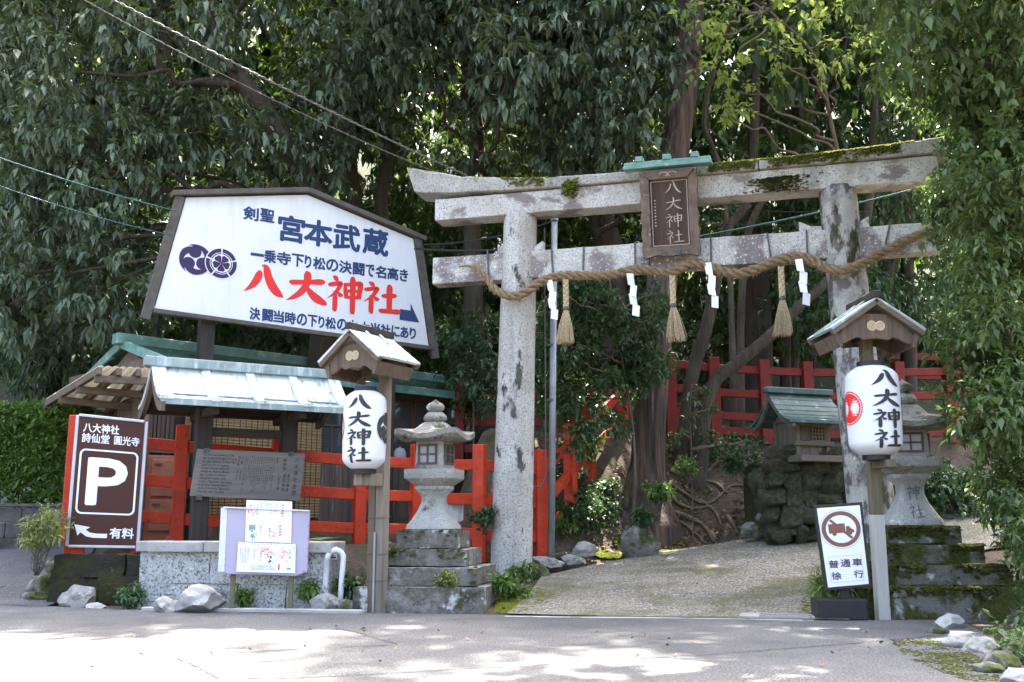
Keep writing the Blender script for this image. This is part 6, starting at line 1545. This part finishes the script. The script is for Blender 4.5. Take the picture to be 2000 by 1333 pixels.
# --- other trunks behind the torii (each a tree with its crown up in the wood)
TR = [('thin crooked pale trunk standing to the right of the great cedar', 1432, 800, 16.6, [(1425,520),(1405,330),(1375,235),(1400,120),(1440,0)], .055, .03, 'bark_pale'),
      ('slender pale trunk leaning right behind the plaque side of the torii', 1440, 800, 17.2, [(1450,560),(1470,430),(1560,290),(1590,200),(1650,90)], .075, .035, 'bark_pale'),
      ('dark leaning tree with a thick bent limb above the red fence', 1325, 840, 15.2, [(1350,745),(1380,640),(1400,545),(1420,450),(1470,330)], .12, .06, 'bark'),
      ('mossy tree arching up to the right in front of the red fence', 1352, 838, 15.0, [(1385,770),(1440,710),(1500,660),(1560,600),(1640,520),(1700,380)], .115, .055, 'bark'),
      ('straight stout grey trunk behind the red fence', 1478, 850, 18.5, [(1480,700),(1478,560),(1470,400),(1480,200),(1490,-50)], .30, .16, 'bark'),
      ('dark straight trunk between the red fence and the right torii pillar', 1540, 850, 19.5, [(1545,700),(1548,500),(1555,300),(1560,0)], .19, .10, 'bark'),
      ('leaning brown trunk just right of the right torii pillar', 1700, 830, 16.8, [(1720,640),(1735,520),(1755,380),(1790,220),(1830,0)], .13, .07, 'bark'),
      ('second trunk right of the right torii pillar half hidden by the bush', 1770, 830, 17.6, [(1775,640),(1772,520),(1780,340),(1800,100)], .15, .08, 'bark'),
      ('dark leaning trunk crossing the sky gap at the upper right', 1560, 780, 20.0, [(1590,560),(1600,470),(1580,390),(1640,250),(1710,150),(1760,0)], .16, .08, 'bark'),
      ('dark trunk low at the left edge behind the hedge', 88, 830, 19.5, [(90,700),(86,560),(90,300),(80,0)], .32, .2, 'bark_cedar'),
      ('second dark trunk at the left behind the canopy', 205, 800, 20.5, [(206,690),(200,560),(210,300),(220,0)], .26, .16, 'bark_cedar'),
      ('dark trunk behind the left end of the signboard', 330, 800, 21, [(335,690),(330,500),(320,200),(320,0)], .22, .14, 'bark')]
for i, (lb, px, py, Y, pp, r0, r1, bk) in enumerate(TR):
    top = pp[-1]; bl = region([(top[0]-150,-420),(top[0]+150,-420),(top[0]+140,top[1]-60 if top[1] > 150 else -40),(top[0]-140,top[1]-60 if top[1] > 150 else -40)], Y-1.2, Y+1.5, 8, .6, 1.0, 40+i)
    b = at(px, py, Y); tree('forest_tree', lb, (b.x, b.y, gzf(b.x, b.y)), [at(x, y, Y) for x, y in pp] + [at(top[0]+10, -160, Y+.3)], r0, r1, bl, 'leaf_back', bk, 60+i, nb=4, dens=2.4, k=8, L=.30, W_=.12, droop=.6, group='trees in the wood')

# --- light leaved tree at the upper right centre
Lb = region([(1345,10),(1480,-20),(1640,-30),(1690,30),(1660,130),(1560,130),(1470,190),(1400,190)], 13.0, 14.6, 26, .25, .45, 11, .5)
Lb += region([(1415,170),(1460,170),(1440,225),(1410,220)], 13.3, 13.8, 3, .15, .25, 12)
b = at(1700, 860, 15.2)
tree('light_leaved_tree', 'thin tree with pale yellow green leaves lit by the sun at the upper right', (b.x, b.y, gzf(b.x, b.y)), [at(1690,640,15.0), at(1660,420,14.8), at(1625,250,14.5), at(1590,110,14.2), at(1500,20,13.8)], .06, .018, Lb, 'leaf_light', 'bark_pale', 80, nb=20, dens=5, k=6, L=.10, W_=.055, droop=.35, shell=.2)

# --- mid-green trees filling the wood behind (each its own tree)
mids = [((1370,-60),(1700,480),17.0,19.5,44,'deep green broadleaf tree behind the right half of the torii','leaf_under',.13,.06),
        ((930,250),(1260,560),17.5,20,44,'dark broadleaf tree seen through the torii beside the cedar','leaf_back',.13,.055),
        ((330,330),(900,700),18.5,21,56,'dark broadleaf tree behind and below the big signboard','leaf_back',.15,.055),
        ((-40,420),(330,720),17.5,20,44,'broadleaf tree hanging low over the hedge at the far left','leaf_under',.15,.055),
        ((1560,60),(1900,640),15.5,18.5,44,'broadleaf tree behind the right torii pillar','leaf_under',.12,.055),
        ((1350,440),(1720,700),19,22,36,'dim broadleaf tree deep in the wood behind the red fence','leaf_back',.15,.06)]
for i, (p0, p1, Ya, Yb, n, lb, lm, L_, w_) in enumerate(mids):
    bl = region([p0, (p1[0], p0[1]), p1, (p0[0], p1[1])], Ya, Yb, n, .5, .9, 90+i)
    cx = (p0[0]+p1[0])/2; Ym = (Ya+Yb)/2+.4; b = at(cx, 800, Ym)
    tree('broadleaf_tree', lb, (b.x, b.y, gzf(b.x, b.y)), [at(cx, 650, Ym), at(cx+20, 450, Ym), at(cx, 250, Ym)], .12, .05, bl, lm, 'bark', 95+i, nb=10, dens=7.5, k=8, L=L_, W_=w_, droop=.7)
# the wood beyond, one mass
bl = []
rr = random.Random(77)
for k in range(430):
    x = rr.uniform(-15, 15); y = rr.uniform(22.5, 28); z = gzf(x, y) + rr.uniform(.2, 16)
    if 5.5 < x < 8.5 and 9.0 < z < 11.5: continue          # a gap to the sky
    bl.append((x, y, z, rr.uniform(.8, 1.4)))
o = crown('background_woodland', bl, None, G['leaf_back'], dens=2.2, k=9, L=.40, W_=.17, droop=.7, seed=78); tag(o, 'dark mass of woodland on the slope beyond', None, None, 'stuff')

# --- the evergreen bush on the right
Rb = region([(1880,330),(2080,250),(2080,1180),(2045,1170),(1995,1080),(1960,960),(1935,860),(1930,740),(1925,640),(1930,540),(1895,430)], 8.6, 10.2, 64, .28, .48, 13, .5)
Rb += region([(1845,335),(1900,330),(1890,440),(1850,430)], 9.8, 10.4, 8, .16, .26, 14, .5)
Rb += region([(1868,540),(1920,540),(1940,980),(1915,980),(1880,850)], 9.3, 9.9, 18, .12, .20, 15, .5)
Rb += region([(1820,150),(2080,120),(2080,330),(1900,310)], 9.0, 11.0, 26, .28, .5, 16, .5)
Rb += region([(2000,950),(2080,950),(2080,1210),(2025,1190)], 8.0, 8.8, 12, .2, .32, 17, .5)
Rb += [(*at(x, y, Y), r) for x, y, Y, r in ((1838,430,10.0,.16),(1822,455,10.1,.12),(1850,480,10.0,.17),(1835,520,10.1,.12),(1866,540,9.9,.16),(1860,320,10.1,.16),(1848,296,10.1,.12),(1870,400,9.9,.18),(1812,432,10.2,.08),(1856,600,9.8,.13),(1846,690,9.7,.14),(1842,760,9.7,.12),(1852,830,9.6,.12))]
b = Vector((4.95, 9.6, .15))
tree('evergreen_bush', 'tall dense small-leaved evergreen bush along the right edge covering the torii end', b, [(4.95,9.6,1.2), (5.0,9.5,2.6), (4.9,9.5,4.0)], .09, .03, Rb, 'leaf_bush', 'bark', 110, nb=34, dens=34, k=8, L=.080, W_=.033, droop=.30, up=.12, shell=.35, spread=.09)
Ub = region([(1690,-150),(2080,-150),(2080,200),(1850,190),(1770,140),(1705,60)], 8.4, 10.0, 40, .30, .55, 18, .5)
UT = region([(1560,-480),(2200,-480),(2200,-230),(1640,-230)], 7.8, 11, 22, .5, .8, 19, .5)
UT += region([(1330,-500),(1750,-500),(1750,-230),(1420,-230)], 9.0, 11.5, 22, .35, .6, 26, .5)
tree('overhanging_tree', 'dark leaved tree overhanging the upper right corner', (5.9, 9.4, .2), [(5.9,9.4,2.5), (5.7,9.2,4.4), (5.2,9.1,6.0)], .12, .04, Ub, 'leaf_bush', 'bark', 111, hi=UT, nb=16, dens=16, k=8, L=.10, W_=.042, droop=.45, shell=.35)

# --- shrubs and saplings around the cedar
Sb = region([(1110,560),(1290,545),(1310,700),(1260,760),(1250,860),(1160,900),(1090,840),(1060,760),(1060,600)], 12.9, 13.9, 56, .14, .28, 23, .5)
b = at(1232, 1030, 13.5)
tree('camellia_sapling', 'leafy camellia sapling growing against the foot of the great cedar', (b.x, b.y, gzf(b.x, b.y)), [at(1240,900,13.5), at(1225,760,13.4), at(1200,620,13.4), at(1190,540,13.4)], .022, .010, Sb, 'leaf_under', 'bark_pale', 112, nb=30, dens=40, k=8, L=.085, W_=.036, droop=.25, up=.05, shell=.2, spread=.08)
Sb = region([(1040,560),(1110,560),(1130,760),(1080,800),(1040,780)], 13.8, 14.8, 14, .2, .34, 24, .5)
b = at(1090, 1000, 14.2)
tree('understory_shrub', 'dark shrub behind the grey pole and the torii pillar', (b.x, b.y, gzf(b.x, b.y)), [at(1088,800,14.2), at(1080,640,14.2)], .02, .01, Sb, 'leaf_under', 'bark_pale', 113, nb=10, dens=22, k=7, L=.09, W_=.04, droop=.3, shell=.2)
Sb = [(*at(x, y, Y), r) for x, y, Y, r in ((1370,760,13.9,.14),(1340,780,13.8,.12),(1385,800,13.9,.12),(1350,815,13.8,.12),(1330,845,13.7,.08),(1420,868,13.7,.08),(1460,862,13.7,.09),(1490,862,13.6,.08))]
b = at(1352, 1000, 13.9)
tree('understory_sapling', 'spindly sapling with layered leaves on the root covered bank', (b.x, b.y, gzf(b.x, b.y)), [at(1350,880,13.9), at(1348,800,13.9), at(1352,750,13.9)], .012, .006, Sb, 'leaf_under', 'bark_pale', 114, nb=10, dens=26, k=7, L=.085, W_=.034, droop=.2, shell=.1, flat=.5)
Sb = region([(880,640),(960,620),(970,820),(900,830)], 15.0, 16.2, 16, .25, .4, 25, .5)
b = at(925, 850, 15.6)
tree('understory_shrub', 'dark shrub behind the right end of the shop roof', (b.x, b.y, gzf(b.x, b.y)), [at(925,760,15.6), at(920,700,15.6)], .02, .01, Sb, 'leaf_under', 'bark_pale', 115, nb=6, dens=20, k=7, L=.09, W_=.04, droop=.3, shell=.2)

# --- hedge at the far left and the block wall under it
Fh = Fr(*at(-60, 985, 13.4), R(-2)); Fh.o.z = .95
hd = thing('hedge', 'clipped bright green hedge at the left edge beside the parking sign', 'hedge', Fh)
rs = np.random.RandomState(5); hb_ = []
x1 = Fh.p(150, 900)[0]; zt_h = Fh.p(60, 806)[1]
n = 2600; px_ = rs.rand(n)*x1; face = rs.rand(n); py_ = np.where(face < .6, 0, rs.rand(n)*.7); pz_ = np.where(face < .6, .15+rs.rand(n)**.8*(zt_h-.15), zt_h)
cc = np.stack([px_ + rs.randn(n)*.03, py_ + rs.randn(n)*.05 + .05, pz_ + rs.randn(n)*.035], 1)
cc = np.concatenate([cc, np.stack([x1 + rs.randn(500)*.04, rs.rand(500)*.7, .15+rs.rand(500)*(zt_h-.15)], 1)])
keep = ~((cc[:,2] < .45) & (rs.rand(len(cc)) < .55)); cc = cc[keep]
o = crown('foliage', [(x, y, z, .075) for x, y, z in cc], hd, G['leaf_hedge'], dens=34, k=6, L=.06, W_=.030, droop=-.15, up=.35, seed=6, shell=.3, spread=.04)
mb = MB(); rr = random.Random(9)
for k in range(26):
    x = rr.uniform(0, x1); limb(mb, (x, .35, -.1), (x+rr.uniform(-.4, .4), rr.uniform(.05, .6), rr.uniform(.5, zt_h-.1)), .018, .006, k, wob=.5, ns=6)
mb.build('stems', G['bark'], hd, smooth=True)
Fbw = Fr(*at(-80, 1050, 13.2), R(-2)); Fbw.o.z = .45
bw = thing('block_wall', 'grey concrete block wall with mossy top under the hedge', 'wall', Fbw)
G['blockwall'] = mat('blockwall', (.11,.11,.10), (.055,.055,.05), 5, rough=.95, bump=.6, bscale=40, layers=[dict(col=(.04,.04,.03), scale=3, lo=.55, hi=.66), dict(col=DMOSS, colb=MOSS, scale=4, lo=.72, hi=.84, up=.3)])
xe = Fbw.p(140, 1000)[0]
for r_ in range(3):
    x = -.2*(r_ % 2)
    while x < xe: MB().box(x+.004, min(x+.39, xe), 0, .15, r_*.195, r_*.195+.189).build('block', G['blockwall'], bw, bevel=.006); x += .395
MB().box(-.2, xe+.02, -.02, .17, .588, .63).build('coping', G['blockwall'], bw, bevel=.008)

# --- nandina by the parking sign, weeds and ferns
def plant(name, label, px, py, Y, hpx, n, m, L, W_, seed, spread=.5, kind='spray', cat='plant', group=None):
    b = at(px, py, Y); H = hpx*Y/FPX; rr = random.Random(seed); t = thing(name, label, cat, Fr(b.x, b.y, b.z, 0), group); st_ = MB(); bl = []
    for k in range(n):
        a = rr.uniform(0, 6.283); q = spread*H*rr.random()**.6; tip = Vector((q*math.cos(a), q*math.sin(a)*.8, H*rr.uniform(.55, 1)))
        limb(st_, (rr.uniform(-.02,.02), rr.uniform(-.02,.02), -.03), tip, .004+.004*H, .0025, rr.randrange(9999), wob=.4, ns=5)
        for j in range(3): p = tip*rr.uniform(.62, 1.05); bl.append((p.x+rr.uniform(-.04,.04)*H, p.y+rr.uniform(-.04,.04)*H, p.z, .05+.06*H))
    st_.build('stems', G['bark_pale'], t, smooth=True)
    crown('leaves', bl, t, G[m], dens=26/max(.3, (.05+.06*H)/.09), k=7, L=L, W_=W_, droop=.15, seed=seed, shell=.1, spread=.05)
    return t
plant('nandina', 'feathery yellow green nandina spilling over the parking sign post', 72, 1118, 10.85, 120, 15, 'leaf_nandina', .075, .016, 1, .42)
plant('weed', 'small leafy weed at the left end of the granite planter', 250, 1186, 10.35, 30, 9, 'leaf_under', .05, .02, 2, .9)
plant('weed', 'small weed growing under the middle of the notice board', 475, 1180, 10.2, 18, 5, 'leaf_hedge', .05, .022, 3, .9)
plant('weed', 'leafy weed behind the brown rock at the white bollard', 605, 1172, 10.1, 34, 7, 'leaf_hedge', .05, .024, 4, .7)
plant('weed', 'weed growing beside the foot of the white bollard', 686, 1165, 10.25, 34, 7, 'leaf_under', .06, .026, 5, .7)
plant('fern', 'small fern on the second step of the left stone lantern', 876, 1148, 9.98, 22, 6, 'leaf_nandina', .05, .014, 6, .9)
plant('weed', 'weeds at the right corner of the left lantern plinth', 985, 1160, 10.4, 34, 8, 'leaf_hedge', .05, .024, 7, .8)
plant('weed', 'low weeds between the left lantern plinth and the torii pillar', 1010, 1172, 10.6, 22, 8, 'leaf_hedge', .05, .024, 8, 1.2)
plant('weed', 'leafy weed behind the red fence right of the left stone lantern', 950, 1040, 12.0, 50, 8, 'leaf_under', .06, .026, 9, .7)
plant('fern', 'fern on the bank left of the mossy boulder', 1105, 1048, 13.2, 34, 8, 'leaf_hedge', .06, .016, 10, 1.0)
plant('shrub', 'small glossy shrub at the foot of the cedar trunk', 1290, 990, 13.35, 50, 8, 'leaf_hedge', .07, .032, 11, .7)
plant('weed', 'low plant beside the mossy boulder under the cedar', 1270, 1040, 13.1, 40, 6, 'leaf_under', .07, .03, 12, .8)
plant('fern', 'fern among the roots right of the cedar', 1345, 940, 13.7, 40, 7, 'leaf_hedge', .06, .018, 13, .9)
plant('shrub', 'small dark shrub on the bank left of the shrine platform', 1455, 930, 13.7, 45, 9, 'leaf_under', .07, .03, 14, .9)
plant('grass_tuft', 'tuft of grass behind the black sign base', 1625, 1162, 9.6, 34, 10, 'leaf_hedge', .12, .012, 15, .9)
plant('weed', 'ground ivy at the base of the left torii pillar', 1020, 1135, 11.9, 28, 7, 'leaf_hedge', .05, .024, 16, .9)
plant('shrub', 'leafy ground cover beside the climbing red handrail', 1120, 1035, 13.4, 60, 10, 'leaf_under', .06, .03, 17, .9)

def ivy(label, pts, seed, m='leaf_under', L=.05):
    b = Vector(pts[0][:3]); t = thing('ivy', label, 'plant', Fr(b.x, b.y, b.z, 0))
    crown('leaves', [(x-b.x, y-b.y, z-b.z, r) for x, y, z, r in pts], t, G[m], dens=46, k=6, L=L, W_=L*.6, droop=.35, seed=seed, shell=.15, spread=.05)
rr = random.Random(61)
ivy('dark ivy creeping over the lower right of the shrine platform wall', [(*FWs.w(rr.uniform(.7, 1.7), -.10+rr.uniform(-.03,.03), rr.uniform(.0, .55)), .12) for k in range(34)], 61)
ivy('dark ground cover on the bank under the red fence left of the shrine', [(*FWs.w(rr.uniform(-1.0, .6), 2.0+rr.uniform(-.1,.4), rr.uniform(1.25, 1.55)), .14) for k in range(26)], 62)
ivy('dark ground cover on the bank behind the right stone lantern', [(lambda p: (p.x, p.y, gzf(p.x, p.y)+rr.uniform(.05, .5), .2))(at(rr.uniform(1735, 1900), 900, rr.uniform(13.6, 15.2))) for k in range(60)], 63, L=.07)
ivy('ground cover plants beside the steps left of the cedar', [(lambda p: (p.x, p.y, gzf(p.x, p.y)+rr.uniform(.02, .22), .14))(on(rr.uniform(1085, 1200), rr.uniform(950, 1040))) for k in range(44)], 64, L=.055)
ivy('dark ground cover under the right bush beside the road edge stones', [(lambda p: (p.x, p.y, p.z+rr.uniform(.0, .10), .10))(on(rr.uniform(1945, 2060), rr.uniform(1232, 1300))) for k in range(34)], 65, 'leaf_bush', .05)
# --- roots on the bank, leaf litter
for k, pp in enumerate([[(1300,1000),(1340,1010),(1375,1030),(1395,1060)],[(1295,1005),(1330,1022),(1360,1045),(1375,1062)],[(1310,920),(1350,935),(1395,945),(1420,965)],[(1315,950),(1370,985),(1400,975),(1430,950),(1470,955)],
        [(1320,905),(1345,890),(1375,895)],[(1430,905),(1455,895),(1478,912),(1495,925)],[(1440,1000),(1470,985),(1500,965),(1520,955)],[(1450,1015),(1480,1000),(1510,985)],[(1310,880),(1330,895),(1345,930),(1340,960)],
        [(1360,975),(1395,1000),(1410,1030)],[(1420,1010),(1435,1030),(1440,1045)],[(1310,965),(1325,985),(1355,995),(1390,990)],[(1190,1000),(1170,1010),(1150,1015)],[(1380,925),(1400,905),(1430,900)]]):
    P = [on(x, y)+Vector((0,0,.012)) for x, y in pp]; rr = random.Random(k)
    Q = cr([tuple(p) for p in P], 6); Q = [Vector((q[0], q[1], max(q[2], gzf(q[0], q[1])+.004))) for q in Q]
    r = rr.uniform(.022, .045); mb = MB().tube(Q, [r*(1-.6*i/len(Q))*(1+.15*rr.uniform(-1,1)) for i in range(len(Q))], 7)
    mb.build('root', G['root'], ct, smooth=True).matrix_parent_inverse = Matrix.Translation(-Vector(cb_))
rs = np.random.RandomState(3)
def litter(poly, n, seed, name, label, L=.07):
    P = np.array(scatter_px(poly, n, seed, .25)); k = len(P)
    th = rs.rand(k)*6.28; D = np.stack([np.cos(th), np.sin(th), rs.randn(k)*.2], 1); U = np.stack([rs.randn(k)*.3, rs.randn(k)*.3, np.ones(k)], 1)
    o = leaf_mesh(name, P+np.array([0,0,.012]), D, U, L*(.6+.7*rs.rand(k)), .03*(.6+.7*rs.rand(k)), G['litter'], rnd=rs.rand(k)); o['kind'] = 'stuff'; o['label'] = label
litter([(1110,1075),(1160,960),(1300,850),(1500,850),(1520,960),(1450,1040),(1250,1085)], 1500, 1, 'leaf_litter', 'dry brown leaves on the bank below the cedar')
litter([(1000,1190),(1080,1120),(1300,1080),(1580,1042),(1600,1180),(1400,1200)], 90, 2, 'leaf_litter', 'few fallen leaves on the approach path', .05)
litter([(60,1330),(300,1215),(1500,1220),(1900,1240),(1900,1330)], 60, 3, 'leaf_litter', 'scattered fallen leaves on the road', .045)
